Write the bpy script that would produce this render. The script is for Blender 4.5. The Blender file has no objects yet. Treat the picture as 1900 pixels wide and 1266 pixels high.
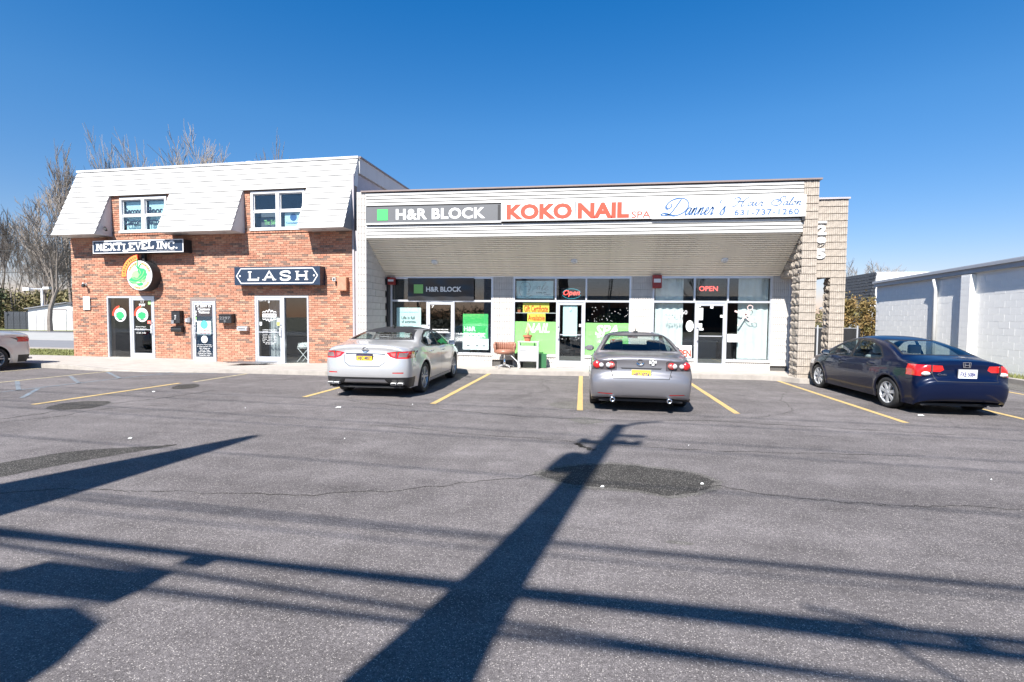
import bpy, bmesh, math, random
from mathutils import Vector, Matrix, Euler, noise
R=math.radians; pi=math.pi
scene=bpy.context.scene
COL=scene.collection
# ------------------------------------------------------------------ camera
cam_d=bpy.data.cameras.new('camera'); cam=bpy.data.objects.new('camera',cam_d); COL.objects.link(cam)
cam_d.sensor_width=36; cam_d.lens=18.19; cam_d.clip_start=.05; cam_d.clip_end=3000
H=1.6
def cam_matrix():
    f=960.; c=Vector((147,41,-f)); Y=c.normalized(); p2=Vector((1147,41-10,-f))
    Z=p2.cross(c).normalized()
    if Z.y<0: Z=-Z
    X=Y.cross(Z)
    return Matrix((X,Y,Z))          # rows: world axes in camera space -> camera-to-world
m=cam_matrix().to_4x4(); m.translation=(0,0,H); cam.matrix_world=m
scene.camera=cam
# ------------------------------------------------------------------ light
SUN_EL,SUN_AZ=46.6,14.5
w=bpy.data.worlds.new('World'); scene.world=w; w.use_nodes=True
nt=w.node_tree; bg=nt.nodes['Background']; sky=nt.nodes.new('ShaderNodeTexSky'); sky.sky_type='NISHITA'
sky.sun_disc=False; sky.sun_elevation=R(SUN_EL); sky.sun_rotation=R(180+SUN_AZ)
sky.air_density=1.0; sky.dust_density=0.5; sky.ozone_density=3.0; sky.altitude=100
hs_=nt.nodes.new('ShaderNodeHueSaturation'); hs_.inputs['Saturation'].default_value=1.25; nt.links.new(sky.outputs[0],hs_.inputs['Color'])
tn=nt.nodes.new('ShaderNodeMixRGB'); tn.blend_type='MULTIPLY'; tn.inputs[0].default_value=1; 
tcw=nt.nodes.new('ShaderNodeTexCoord'); sx=nt.nodes.new('ShaderNodeSeparateXYZ'); rmp=nt.nodes.new('ShaderNodeValToRGB'); nt.links.new(tcw.outputs['Generated'],sx.inputs[0]); nt.links.new(sx.outputs['Z'],rmp.inputs[0])
e0,e1=rmp.color_ramp.elements; e0.position=0.; e0.color=(1.25,.90,.98,1); e1.position=.56; e1.color=(.17,1.12,1.48,1); e2=rmp.color_ramp.elements.new(.33); e2.color=(.88,1.22,1.36,1)
nt.links.new(rmp.outputs[0],tn.inputs[2])
nt.links.new(hs_.outputs[0],tn.inputs[1]); nt.links.new(tn.outputs[0],bg.inputs[0]); bg.inputs[1].default_value=0.051
sd=bpy.data.lights.new('sun','SUN'); sd.energy=5.0; sd.angle=R(.53); sd.color=(1,.955,.89)
sun=bpy.data.objects.new('sun',sd); COL.objects.link(sun)
ray=Vector((math.sin(R(SUN_AZ))*math.cos(R(SUN_EL)),math.cos(R(SUN_AZ))*math.cos(R(SUN_EL)),-math.sin(R(SUN_EL))))
sun.rotation_euler=ray.to_track_quat('-Z','Y').to_euler()
scene.view_settings.view_transform='Standard'; scene.view_settings.look='None'
scene.view_settings.exposure=1.27; scene.view_settings.gamma=1; scene.view_settings.use_curve_mapping=False
scene.render.resolution_x=1024; scene.render.resolution_y=682

# ------------------------------------------------------------------ materials
def nodes(name):
    m=bpy.data.materials.new(name); m.use_nodes=True; t=m.node_tree
    return m,t,t.nodes['Principled BSDF']
def N(t,kind,**k):
    n=t.nodes.new('ShaderNode'+kind)
    for a,b in k.items():
        if a in n.inputs.keys() if isinstance(a,str) else False: n.inputs[a].default_value=b
        else: setattr(n,a,b)
    return n
def mat(name,col,rough=.6,metal=0,var=.0,scale=3.,bump=0,bscale=60,coat=0,spec=.5,emit=0,ecol=None,dirt=0):
    m,t,b=nodes(name); L=t.links
    b.inputs['Base Color'].default_value=(*col,1); b.inputs['Roughness'].default_value=rough
    b.inputs['Metallic'].default_value=metal; b.inputs['Coat Weight'].default_value=coat
    b.inputs['Coat Roughness'].default_value=.03; b.inputs['Specular IOR Level'].default_value=spec
    if emit: b.inputs['Emission Color'].default_value=(*(ecol or col),1); b.inputs['Emission Strength'].default_value=emit
    tc=N(t,'TexCoord')
    if var:
        n=N(t,'TexNoise',Scale=scale,Detail=5.,Roughness=.62); L.new(tc.outputs['Object'],n.inputs['Vector'])
        mr=N(t,'MapRange'); mr.inputs['From Min'].default_value=.3; mr.inputs['From Max'].default_value=.7
        mr.inputs['To Min'].default_value=1-var; mr.inputs['To Max'].default_value=1+var
        L.new(n.outputs['Fac'],mr.inputs['Value'])
        v=N(t,'HueSaturation'); v.inputs['Color'].default_value=(*col,1); L.new(mr.outputs[0],v.inputs['Value'])
        out=v.outputs['Color']
        if dirt:
            n2=N(t,'TexNoise',Scale=1.3,Detail=8.,Roughness=.7)
            mp=N(t,'Mapping'); mp.inputs['Scale'].default_value=(3,3,.5); L.new(tc.outputs['Object'],mp.inputs[0]); L.new(mp.outputs[0],n2.inputs['Vector'])
            m2=N(t,'MapRange'); m2.inputs['From Min'].default_value=.52; m2.inputs['From Max'].default_value=.78; m2.inputs['To Max'].default_value=dirt
            L.new(n2.outputs['Fac'],m2.inputs['Value'])
            mx=N(t,'MixRGB'); L.new(m2.outputs[0],mx.inputs[0]); L.new(out,mx.inputs[1]); mx.inputs[2].default_value=(col[0]*.35+.03,col[1]*.32+.025,col[2]*.28+.02,1); out=mx.outputs[0]
        L.new(out,b.inputs['Base Color'])
    if bump:
        n=N(t,'TexNoise',Scale=bscale,Detail=4.); L.new(tc.outputs['Object'],n.inputs['Vector'])
        bp=N(t,'Bump'); bp.inputs['Strength'].default_value=bump; bp.inputs['Distance'].default_value=.01
        L.new(n.outputs['Fac'],bp.inputs['Height']); L.new(bp.outputs[0],b.inputs['Normal'])
    return m
def glass(name,tint,refl=1.0,ior=1.5,rough=0.0):
    m,t,b=nodes(name); t.nodes.remove(b); L=t.links
    tr=N(t,'BsdfTransparent'); tr.inputs[0].default_value=(*tint,1)
    gl=N(t,'BsdfGlossy'); gl.inputs['Roughness'].default_value=rough; gl.inputs[0].default_value=(.95,.98,1,1)
    lw=N(t,'LayerWeight'); lw.inputs[0].default_value=.5; pw=N(t,'Math',operation='POWER'); pw.inputs[1].default_value=5; L.new(lw.outputs['Facing'],pw.inputs[0])
    fr=N(t,'MapRange'); fr.inputs['To Min'].default_value=.045; fr.inputs['To Max'].default_value=1; L.new(pw.outputs[0],fr.inputs['Value'])
    mu=N(t,'Math',operation='MULTIPLY'); mu.use_clamp=True; mu.inputs[1].default_value=refl; L.new(fr.outputs[0],mu.inputs[0])
    mx=N(t,'MixShader'); L.new(mu.outputs[0],mx.inputs[0]); L.new(tr.outputs[0],mx.inputs[1]); L.new(gl.outputs[0],mx.inputs[2])
    L.new(mx.outputs[0],t.nodes['Material Output'].inputs[0]); return m
M={}
def brickm(n,c): M[n]=mat(n,c,.9,var=.22,scale=9,bump=.5,bscale=70)
brickm('brick_red',(.37,.16,.10)); brickm('brick_orange',(.41,.205,.135)); brickm('brick_pale',(.44,.25,.165)); brickm('brick_dark',(.20,.125,.095)); brickm('brick_rust',(.34,.15,.095))
M['mortar']=mat('mortar',(.26,.20,.165),.95,var=.15,scale=20)
M['white']=mat('white_siding',(.45,.445,.435),.55,var=.05,scale=1.5,dirt=.28)
M['whitepaint']=mat('white_paint',(.54,.54,.54),.5,var=.03,scale=4)
M['soffit']=mat('soffit_paint',(.80,.74,.63),.5,var=.06,scale=2,dirt=.2)
M['trim']=mat('brown_trim',(.20,.155,.145),.5,var=.1)
M['greytrim']=mat('grey_trim',(.36,.33,.35),.5,var=.08)
M['block']=mat('painted_block',(.50,.475,.45),.85,var=.07,scale=5,bump=.4,bscale=90,dirt=.12)
M['joint_slatshade']=mat('joint_and_slat_shade',(.085,.08,.075),.95)  # block joints; behind the canopy slats the dark colour stands for gap shade
M['stone']=mat('split_face_stone',(.35,.305,.26),.95,var=.2,scale=8,bump=1.,bscale=55,dirt=.25)
M['stonedark']=mat('stone_joint',(.16,.12,.10),.95)
M['alu']=mat('brushed_aluminium',(.62,.63,.66),.38,metal=.6,var=.05)
M['whiteframe']=mat('white_vinyl',(.60,.60,.61),.4)
M['glass']=glass('shop_glass',(.90,.93,.93),1.35)
M['glassup']=glass('window_glass',(.85,.9,.92),1.5)
M['carglass']=glass('car_glass',(.72,.80,.78),1.0)
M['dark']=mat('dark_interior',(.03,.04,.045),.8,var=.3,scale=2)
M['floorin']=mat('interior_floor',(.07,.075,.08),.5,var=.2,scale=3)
M['black']=mat('black_plastic',(.018,.018,.02),.45)
M['rubber']=mat('rubber',(.02,.02,.021),.8,var=.2,scale=8,bump=.2)
M['chrome']=mat('chrome',(.8,.8,.82),.12,metal=1)
M['rim']=mat('machined_rim',(.50,.50,.50),.45,metal=.7)
M['rimdark']=mat('rim_dark',(.05,.05,.055),.4,metal=.5)
M['navy']=mat('navy_sign',(.018,.032,.06),.35)
M['charcoal']=mat('charcoal_sign',(.105,.108,.115),.5,var=.06,scale=1)
M['hrgreen']=mat('green_sign',(.05,.45,.11),.5)
M['signwhite']=mat('sign_white',(.66,.66,.66),.45,var=.02,scale=2)
M['signred']=mat('sign_red',(.62,.055,.025),.5)
M['signblue']=mat('sign_blue',(.04,.11,.26),.5)
M['ink']=mat('ink_black',(.02,.02,.022),.6)
M['lime']=mat('lime_vinyl',(.34,.70,.22),.5,var=.04)
M['palelime']=mat('pale_lime_lettering',(.72,.90,.65),.5)
M['yellow']=mat('yellow_paper',(.80,.75,.10),.6)
M['paper']=mat('paper_white',(.78,.80,.79),.7)
M['palepaper']=mat('pale_teal_print',(.55,.74,.74),.6)
M['curtain']=mat('curtain_white',(.62,.66,.65),.85,var=.06,scale=3)
M['concrete']=mat('sidewalk_concrete',(.33,.30,.27),.9,var=.10,scale=2.2,bump=.25,bscale=80,dirt=.35)
M['curb']=mat('curb_concrete',(.27,.245,.22),.9,var=.15,scale=4,bump=.4,bscale=50,dirt=.5)
M['bark']=mat('bark',(.17,.145,.125),.95,var=.25,scale=6)
M['twig']=mat('twig',(.19,.165,.145),.95)
M['grass']=mat('dry_grass',(.17,.18,.065),.95,var=.3,scale=6,bump=.8,bscale=120)
M['farlot']=mat('pale_pavement',(.30,.295,.285),.9,var=.08,scale=1)
M['road']=mat('side_road',(.16,.16,.17),.9,var=.1,scale=2)
M['land']=mat('land',(.13,.12,.08),.95,var=.3,scale=.2)
M['metalgrey']=mat('metal_grey',(.30,.30,.31),.45,metal=.5)
M['wire']=mat('wire_black',(.03,.03,.03),.6)
M['wood']=mat('pole_wood',(.16,.12,.09),.9,var=.2)
M['leather']=mat('brown_leather',(.26,.12,.08),.4,var=.1,scale=8)
M['terracotta']=mat('terracotta',(.42,.15,.08),.8,var=.1)
M['cactus']=mat('cactus',(.42,.38,.20),.7,var=.2)
M['redbox']=mat('red_box',(.28,.025,.02),.4)
M['gap']=mat('panel_gap',(.012,.012,.014),.6)
M['neonred']=mat('neon_red',(.9,.1,.08),.5,emit=1.6,ecol=(1,.09,.07))
M['neonblue']=mat('neon_teal',(.1,.4,.45),.5,emit=.5,ecol=(.05,.5,.6))
M['lamp_red']=mat('lamp_red',(.50,.012,.012),.15,coat=1,var=.15,scale=30)
M['lamp_clear']=mat('lamp_clear',(.72,.70,.70),.12,metal=.35,coat=1)
M['lamp_dark']=mat('lamp_dark',(.06,.05,.055),.2,coat=1)
M['lamp_pink']=mat('lamp_inner',(.55,.16,.14),.15,metal=.3,coat=1)
M['plate']=mat('plate_yellow',(.80,.52,.03),.5)
M['platew']=mat('plate_white',(.74,.75,.78),.5)
M['plateblue']=mat('plate_navy',(.03,.03,.12),.5)
M['lamp_smoke']=mat('lamp_smoke',(.30,.22,.22),.2,metal=.5,coat=1)
M['teal']=mat('teal_print',(.08,.38,.42),.6)
M['seatdark']=mat('seat_cloth',(.05,.06,.08),.9)
M['seatgrey']=mat('seat_grey_cloth',(.34,.36,.38),.9)
M['blockwhite']=mat('white_block_paint',(.80,.79,.765),.8,var=.035,scale=2,bump=.2,bscale=70)
M['shingle']=mat('dark_shingle',(.035,.04,.05),.9,var=.5,scale=12)
M['skin']=M['leather']
def line_paint(name,c,wear):
    m,t,b=nodes(name); L=t.links; b.inputs['Roughness'].default_value=.8
    tc=N(t,'TexCoord'); n=N(t,'TexNoise',Scale=7.,Detail=9.,Roughness=.75); L.new(tc.outputs['Object'],n.inputs['Vector'])
    n2=N(t,'TexNoise',Scale=90.,Detail=2.); L.new(tc.outputs['Object'],n2.inputs['Vector'])
    ad=N(t,'Math',operation='ADD'); L.new(n.outputs['Fac'],ad.inputs[0]); L.new(n2.outputs['Fac'],ad.inputs[1])
    mr=N(t,'MapRange'); mr.inputs['From Min'].default_value=wear; mr.inputs['From Max'].default_value=wear+.25; L.new(ad.outputs[0],mr.inputs['Value'])
    mx=N(t,'MixRGB'); L.new(mr.outputs[0],mx.inputs[0]); mx.inputs[1].default_value=(*c,1); mx.inputs[2].default_value=(.10,.095,.092,1)
    L.new(mx.outputs[0],b.inputs['Base Color']); return m
M['yline']=line_paint('yellow_line',(.44,.31,.12),1.08)
M['yfade']=line_paint('faded_yellow_line',(.38,.32,.19),.98)
M['bline']=line_paint('faded_blue_line',(.17,.23,.29),.84)
def asphalt(name,base,dark=0):
    m,t,b=nodes(name); L=t.links; tc=N(t,'TexCoord'); V=tc.outputs['Object']
    def noi(s,d=5.,r=.6,dist=0):
        n=N(t,'TexNoise',Scale=s,Detail=d,Roughness=r,Distortion=dist); L.new(V,n.inputs['Vector']); return n.outputs['Fac']
    def mrange(v,a,b_,c,d):
        n=N(t,'MapRange'); n.inputs['From Min'].default_value=a; n.inputs['From Max'].default_value=b_
        n.inputs['To Min'].default_value=c; n.inputs['To Max'].default_value=d; L.new(v,n.inputs['Value']); return n.outputs[0]
    def math_(op,a,b_):
        n=N(t,'Math',operation=op)
        for i,v in enumerate((a,b_)):
            if isinstance(v,(int,float)): n.inputs[i].default_value=v
            else: L.new(v,n.inputs[i])
        return n.outputs[0]
    vo=N(t,'TexVoronoi',Scale=125.); L.new(V,vo.inputs['Vector'])
    sep=N(t,'SeparateColor'); L.new(vo.outputs['Color'],sep.inputs[0])
    stone=math_('MULTIPLY',mrange(sep.outputs[0],.74,.9,0,1),mrange(vo.outputs['Distance'],.25,.55,1,0))
    fine=math_('MULTIPLY',mrange(noi(150,3,.7),.3,.7,.35,1.65),mrange(noi(38,4,.75),.3,.7,.6,1.4))
    mid=mrange(noi(3.0,7,.65),.3,.7,.80,1.2)
    big=mrange(noi(.35,4,.55,.6),.3,.7,.78,1.18)
    mpp=N(t,'Mapping'); mpp.inputs['Scale'].default_value=(.22,1.5,1); mpp.inputs['Rotation'].default_value=(0,0,.12); L.new(V,mpp.inputs[0])
    ns_=N(t,'TexNoise',Scale=1.1,Detail=6.,Roughness=.7); L.new(mpp.outputs[0],ns_.inputs['Vector']); streak=mrange(ns_.outputs['Fac'],.32,.68,.80,1.18)
    k=math_('MULTIPLY',math_('MULTIPLY',math_('MULTIPLY',fine,mid),big),streak)
    c=N(t,'VectorMath',operation='SCALE'); c.inputs[0].default_value=base; L.new(k,c.inputs['Scale'])
    mx=N(t,'MixRGB'); L.new(math_('MULTIPLY',stone,.75),mx.inputs[0]); L.new(c.outputs[0],mx.inputs[1]); mx.inputs[2].default_value=(.46,.42,.39,1)
    # long hairline cracks, darker
    wv=N(t,'TexVoronoi',feature='DISTANCE_TO_EDGE',Scale=.33)
    wn=N(t,'TexNoise',Scale=1.6,Detail=6.,Roughness=.7); L.new(V,wn.inputs['Vector'])
    ds=N(t,'VectorMath',operation='SCALE'); ds.inputs['Scale'].default_value=1.1; L.new(wn.outputs['Color'],ds.inputs[0])
    ad=N(t,'VectorMath',operation='ADD'); L.new(V,ad.inputs[0]); L.new(ds.outputs[0],ad.inputs[1]); L.new(ad.outputs[0],wv.inputs['Vector'])
    crack=mrange(wv.outputs['Distance'],.001,.006,1,0)
    crack=math_('MULTIPLY',crack,mrange(noi(.5,2),.50,.62,0,.55))
    # tar smears
    sm=mrange(noi(.9,6,.7,1.5),.57,.72,0,.42)
    mk=math_('MAXIMUM',crack,sm)
    m2=N(t,'MixRGB'); L.new(mk,m2.inputs[0]); L.new(mx.outputs[0],m2.inputs[1]); m2.inputs[2].default_value=(base[0]*.45,base[1]*.45,base[2]*.45,1)
    L.new(m2.outputs[0],b.inputs['Base Color'])
    b.inputs['Roughness'].default_value=.85; b.inputs['Specular IOR Level'].default_value=.18
    bp=N(t,'Bump'); bp.inputs['Strength'].default_value=.55; bp.inputs['Distance'].default_value=.006
    hh=math_('ADD',noi(160,3,.7),math_('MULTIPLY',stone,.5)); L.new(hh,bp.inputs['Height']); L.new(bp.outputs[0],b.inputs['Normal'])
    return m
M['asphalt']=asphalt('asphalt',(.115,.104,.104))
M['patch']=asphalt('asphalt_patch',(.036,.034,.031))
M['patchpale']=asphalt('asphalt_patch_pale',(.095,.089,.082))
def foliage(name,c1,c2):
    m,t,b=nodes(name); L=t.links; tc=N(t,'TexCoord'); n=N(t,'TexNoise',Scale=1.6,Detail=4.); L.new(tc.outputs['Object'],n.inputs['Vector'])
    r=N(t,'ValToRGB'); r.color_ramp.elements[0].position=.35; r.color_ramp.elements[1].position=.65
    r.color_ramp.elements[0].color=(*c1,1); r.color_ramp.elements[1].color=(*c2,1)
    L.new(n.outputs['Fac'],r.inputs[0]); L.new(r.outputs[0],b.inputs['Base Color']); b.inputs['Roughness'].default_value=.8; return m
M['evergreen']=foliage('evergreen_leaf',(.030,.045,.018),(.07,.085,.035))
M['arbor']=foliage('browned_arborvitae',(.20,.115,.035),(.13,.11,.035))
M['brush']=foliage('brush',(.12,.12,.045),(.19,.15,.08))

# ------------------------------------------------------------------ mesh helpers
class MB:
    def __init__(s): s.v=[]; s.f=[]; s.m=[]
    def add(s,vs,fs,mi=0):
        o=len(s.v); s.v+=[tuple(v) for v in vs]; s.f+=[tuple(i+o for i in f) for f in fs]; s.m+=[mi]*len(fs); return s
    def box(s,x0,x1,y0,y1,z0,z1,mi=0):
        return s.add([(x0,y0,z0),(x1,y0,z0),(x1,y1,z0),(x0,y1,z0),(x0,y0,z1),(x1,y0,z1),(x1,y1,z1),(x0,y1,z1)],
          [(0,3,2,1),(4,5,6,7),(0,1,5,4),(1,2,6,5),(2,3,7,6),(3,0,4,7)],mi)
    def quad(s,a,b,c,d,mi=0): return s.add([a,b,c,d],[(0,1,2,3)],mi)
    def tube(s,pts,rad,n=8,mi=0,cap=True):
        pts=[Vector(p) for p in pts]; rr=rad if isinstance(rad,(list,tuple)) else [rad]*len(pts)
        vs=[];k=len(pts); prev=None
        for i,p in enumerate(pts):
            d=(pts[min(i+1,k-1)]-pts[max(i-1,0)]).normalized()
            if prev is None:
                u=d.orthogonal().normalized()
            else:
                u=prev-d*prev.dot(d)
                u=u.normalized() if u.length>1e-6 else d.orthogonal().normalized()
            prev=u; w_=d.cross(u)
            for j in range(n):
                a=2*pi*j/n; vs.append(p+(u*math.cos(a)+w_*math.sin(a))*rr[i])
        fs=[(i*n+j,i*n+(j+1)%n,(i+1)*n+(j+1)%n,(i+1)*n+j) for i in range(k-1) for j in range(n)]
        if cap: fs+=[tuple(reversed(range(n))),tuple(range((k-1)*n,k*n))]
        return s.add(vs,fs,mi)
    def prism(s,poly,y0,y1,mi=0):   # poly in (x,z), extruded along y
        n=len(poly); vs=[(p[0],y0,p[1]) for p in poly]+[(p[0],y1,p[1]) for p in poly]
        fs=[tuple(range(n)),tuple(reversed(range(n,2*n)))]+[(i,i+n,(i+1)%n+n,(i+1)%n) for i in range(n)]
        return s.add(vs,fs,mi)
    def prismx(s,poly,x0,x1,mi=0):  # poly in (y,z), extruded along x
        n=len(poly); vs=[(x0,p[0],p[1]) for p in poly]+[(x1,p[0],p[1]) for p in poly]
        fs=[tuple(reversed(range(n))),tuple(range(n,2*n))]+[(i,(i+1)%n,(i+1)%n+n,i+n) for i in range(n)]
        return s.add(vs,fs,mi)
    def lathe(s,prof,axis='x',n=24,c=(0,0,0),mi=0,a0=0,a1=2*pi):
        vs=[];k=len(prof)
        for j in range(n):
            a=a0+(a1-a0)*j/n
            for (r,t) in prof:
                q=(t,r*math.cos(a),r*math.sin(a)) if axis=='x' else ((r*math.cos(a),t,r*math.sin(a)) if axis=='y' else (r*math.cos(a),r*math.sin(a),t))
                vs.append((q[0]+c[0],q[1]+c[1],q[2]+c[2]))
        fs=[(j*k+i,j*k+i+1,((j+1)%n)*k+i+1,((j+1)%n)*k+i) for j in range(n) for i in range(k-1)]
        return s.add(vs,fs,mi)
    def mesh(s,name,mats,smooth=False):
        me=bpy.data.meshes.new(name); me.from_pydata(s.v,[],s.f)
        for q in (mats if isinstance(mats,(list,tuple)) else [mats]): me.materials.append(M[q] if isinstance(q,str) else q)
        me.polygons.foreach_set('material_index',s.m)
        if smooth: me.polygons.foreach_set('use_smooth',[True]*len(s.f))
        me.update(); return me
    def build(s,name,mats,parent=None,smooth=False,bevel=0):
        me=s.mesh(name,mats,smooth); 
        if bevel: me=bev(me,bevel)
        return link(name,me,parent)
def bev(me,w_):
    bm=bmesh.new(); bm.from_mesh(me); bmesh.ops.recalc_face_normals(bm,faces=bm.faces)
    bmesh.ops.bevel(bm,geom=bm.edges[:],offset=w_,segments=2,affect='EDGES',profile=.5); bm.to_mesh(me); bm.free(); return me
def link(name,data,parent=None):
    o=bpy.data.objects.new(name,data); COL.objects.link(o)
    if parent: o.parent=parent
    return o
def tag(o,label=None,cat=None,group=None,kind=None):
    if label:o['label']=label
    if cat:o['category']=cat
    if group:o['group']=group
    if kind:o['kind']=kind
    return o
def empty(name,loc=(0,0,0),rot=(0,0,0),label=None,cat=None,group=None,kind=None):
    o=link(name,None); o.location=loc; o.rotation_euler=rot; o.empty_display_size=.2; return tag(o,label,cat,group,kind)
def struct(o): o['kind']='structure'; return o
def fixn(me):
    bm=bmesh.new(); bm.from_mesh(me); bmesh.ops.recalc_face_normals(bm,faces=bm.faces); bm.to_mesh(me); bm.free()
def text_mesh(body,x0,x1,z0,z1,y=0,bold=0.,shear=0.,depth=.006,spacing=1.,name='lettering',mats='ink'):
    """built-in font, fitted to the box x0..x1, z0..z1, facing -y"""
    cu=bpy.data.curves.new(name,'FONT'); cu.body=body; cu.size=1; cu.offset=bold; cu.shear=shear; cu.extrude=.01
    cu.space_character=spacing; cu.align_x='CENTER'; cu.resolution_u=3; cu.space_line=.95
    ob=bpy.data.objects.new(name,cu); me=bpy.data.meshes.new_from_object(ob); bpy.data.objects.remove(ob); bpy.data.curves.remove(cu)
    xs=[v.co.x for v in me.vertices]; ys=[v.co.y for v in me.vertices]
    if not xs: return me
    ax,bx,ay,by=min(xs),max(xs),min(ys),max(ys); sx=(x1-x0)/(bx-ax); sz=(z1-z0)/(by-ay)
    for v in me.vertices:
        c=v.co.copy(); v.co=(x0+(c.x-ax)*sx, y-(depth if c.z>0 else 0), z0+(c.y-ay)*sz)
    me.materials.clear(); me.materials.append(M[mats]); me.update(); return me
def text(body,x0,x1,z0,z1,y,m,parent,name='lettering',**k):
    return link(name,text_mesh(body,x0,x1,z0,z1,y,mats=m,**k),parent)
def smooth_pts(p,n=6):
    if len(p)<3: return [Vector(q) for q in p]
    p=[Vector(q) for q in p]; out=[]
    for i in range(len(p)-1):
        a=p[max(i-1,0)];b=p[i];c=p[i+1];d=p[min(i+2,len(p)-1)]
        for k in range(n):
            t=k/n; out.append(.5*((2*b)+(c-a)*t+(2*a-5*b+4*c-d)*t*t+(3*b-a-3*c+d)*t*t*t))
    out.append(p[-1]); return out
def ribbon(mb,pts,wd,y,depth,sm=True,nib=None,ext=0):
    """flat stroke through (x,z) points; nib=(wmin,wmax) makes a broad-nib pen width"""
    q=smooth_pts(pts) if sm else [Vector(a) for a in pts]
    L_=[];Rr=[]
    for i,p in enumerate(q):
        d=(q[min(i+1,len(q)-1)]-q[max(i-1,0)]); d=d.normalized() if d.length>1e-9 else Vector((1,0))
        if ext and i==0: p=p-d*ext
        if ext and i==len(q)-1: p=p+d*ext
        ww=wd
        if nib: ww=nib[0]+(nib[1]-nib[0])*abs(d.x*.64+(-d.y)*.77)**1.5 if d.y<0 else nib[0]+(nib[1]-nib[0])*.25*abs(d.y*.3)
        n=Vector((-d.y,d.x))*ww/2; L_.append(p+n); Rr.append(p-n)
    k=len(q); vs=[(a.x,y-depth,a.y) for a in L_]+[(a.x,y-depth,a.y) for a in Rr]+[(a.x,y,a.y) for a in L_]+[(a.x,y,a.y) for a in Rr]
    fs=[]
    for i in range(k-1):
        fs+=[(i,k+i,k+i+1,i+1),(i,i+1,2*k+i+1,2*k+i),(k+i,3*k+i,3*k+i+1,k+i+1)]
    mb.add(vs,fs)
# slab / serif letters on a 1x1 box: list of (polyline, smooth)
SL={'N':[[(0.12,0),(0.12,1)],[(0.12,1),(0.88,0)],[(0.88,0),(0.88,1)]],'E':[[(.15,0),(.15,1)],[(.0,.94),(.9,.94),(.9,.72)],[(0,.06),(.95,.06),(.95,.3)],[(.15,.5),(.65,.5)]],
'X':[[(.08,0),(.92,1)],[(.08,1),(.92,0)]],'T':[[(.5,0),(.5,1)],[(.03,.7),(.03,.94),(.97,.94),(.97,.7)]],'L':[[(.2,0),(.2,1)],[(0,.06),(.95,.06),(.95,.34)]],
'V':[[(.06,1),(.5,0),(.94,1)]],'I':[[(.5,0),(.5,1)]],'A':[[(.06,0),(.5,1),(.94,0)],[(.25,.35),(.75,.35)]],
'H':[[(.12,0),(.12,1)],[(.88,0),(.88,1)],[(.12,.5),(.88,.5)]],
'C':[[(.92,.68),(.85,.9),(.55,.97),(.2,.85),(.07,.5),(.2,.15),(.55,.03),(.85,.1),(.93,.32)]],
'S':[[(.88,.7),(.8,.92),(.5,.97),(.16,.86),(.12,.66),(.4,.52),(.75,.42),(.9,.25),(.72,.06),(.42,.02),(.14,.1),(.1,.32)]]}
SERIF={'N':[(0.12,0),(.12,1),(.88,1)],'E':[(.15,0),(.15,1)],'X':[(.08,0),(.92,1),(.08,1),(.92,0)],'T':[(.5,0)],'L':[(.2,0),(.2,1)],'V':[(.06,1),(.94,1)],'I':[(.5,0),(.5,1)],'A':[(.06,0),(.94,0)],'H':[(.12,0),(.12,1),(.88,0),(.88,1)],'C':[],'S':[]}
def slab_word(mb,word,x0,x1,z0,z1,y,wd,depth=.012,gap=.18,slope=0,narrow={'I':.45}):
    ws=[narrow.get(c,1.) for c in word]; tot=sum(ws)+gap*(len(word)-1); u=(x1-x0)/tot; x=x0; h=z1-z0
    for c,wc in zip(word,ws):
        dz=slope*(x-x0)
        T=lambda p:(x+p[0]*u*wc,z0+dz+p[1]*h)
        for st in SL[c]: ribbon(mb,[T(p) for p in st],wd,y,depth,sm=c in 'CS',ext=0)
        for p in SERIF[c]:
            q=T(p); zz=q[1]+(.5*wd*.5 if p[1]<.5 else -.25*wd); e=wd*1.05
            mb.box(q[0]-e,q[0]+e,y-depth-.002,y,zz-wd*.28,zz+wd*.28)
        x+=u*(wc+gap)
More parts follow.
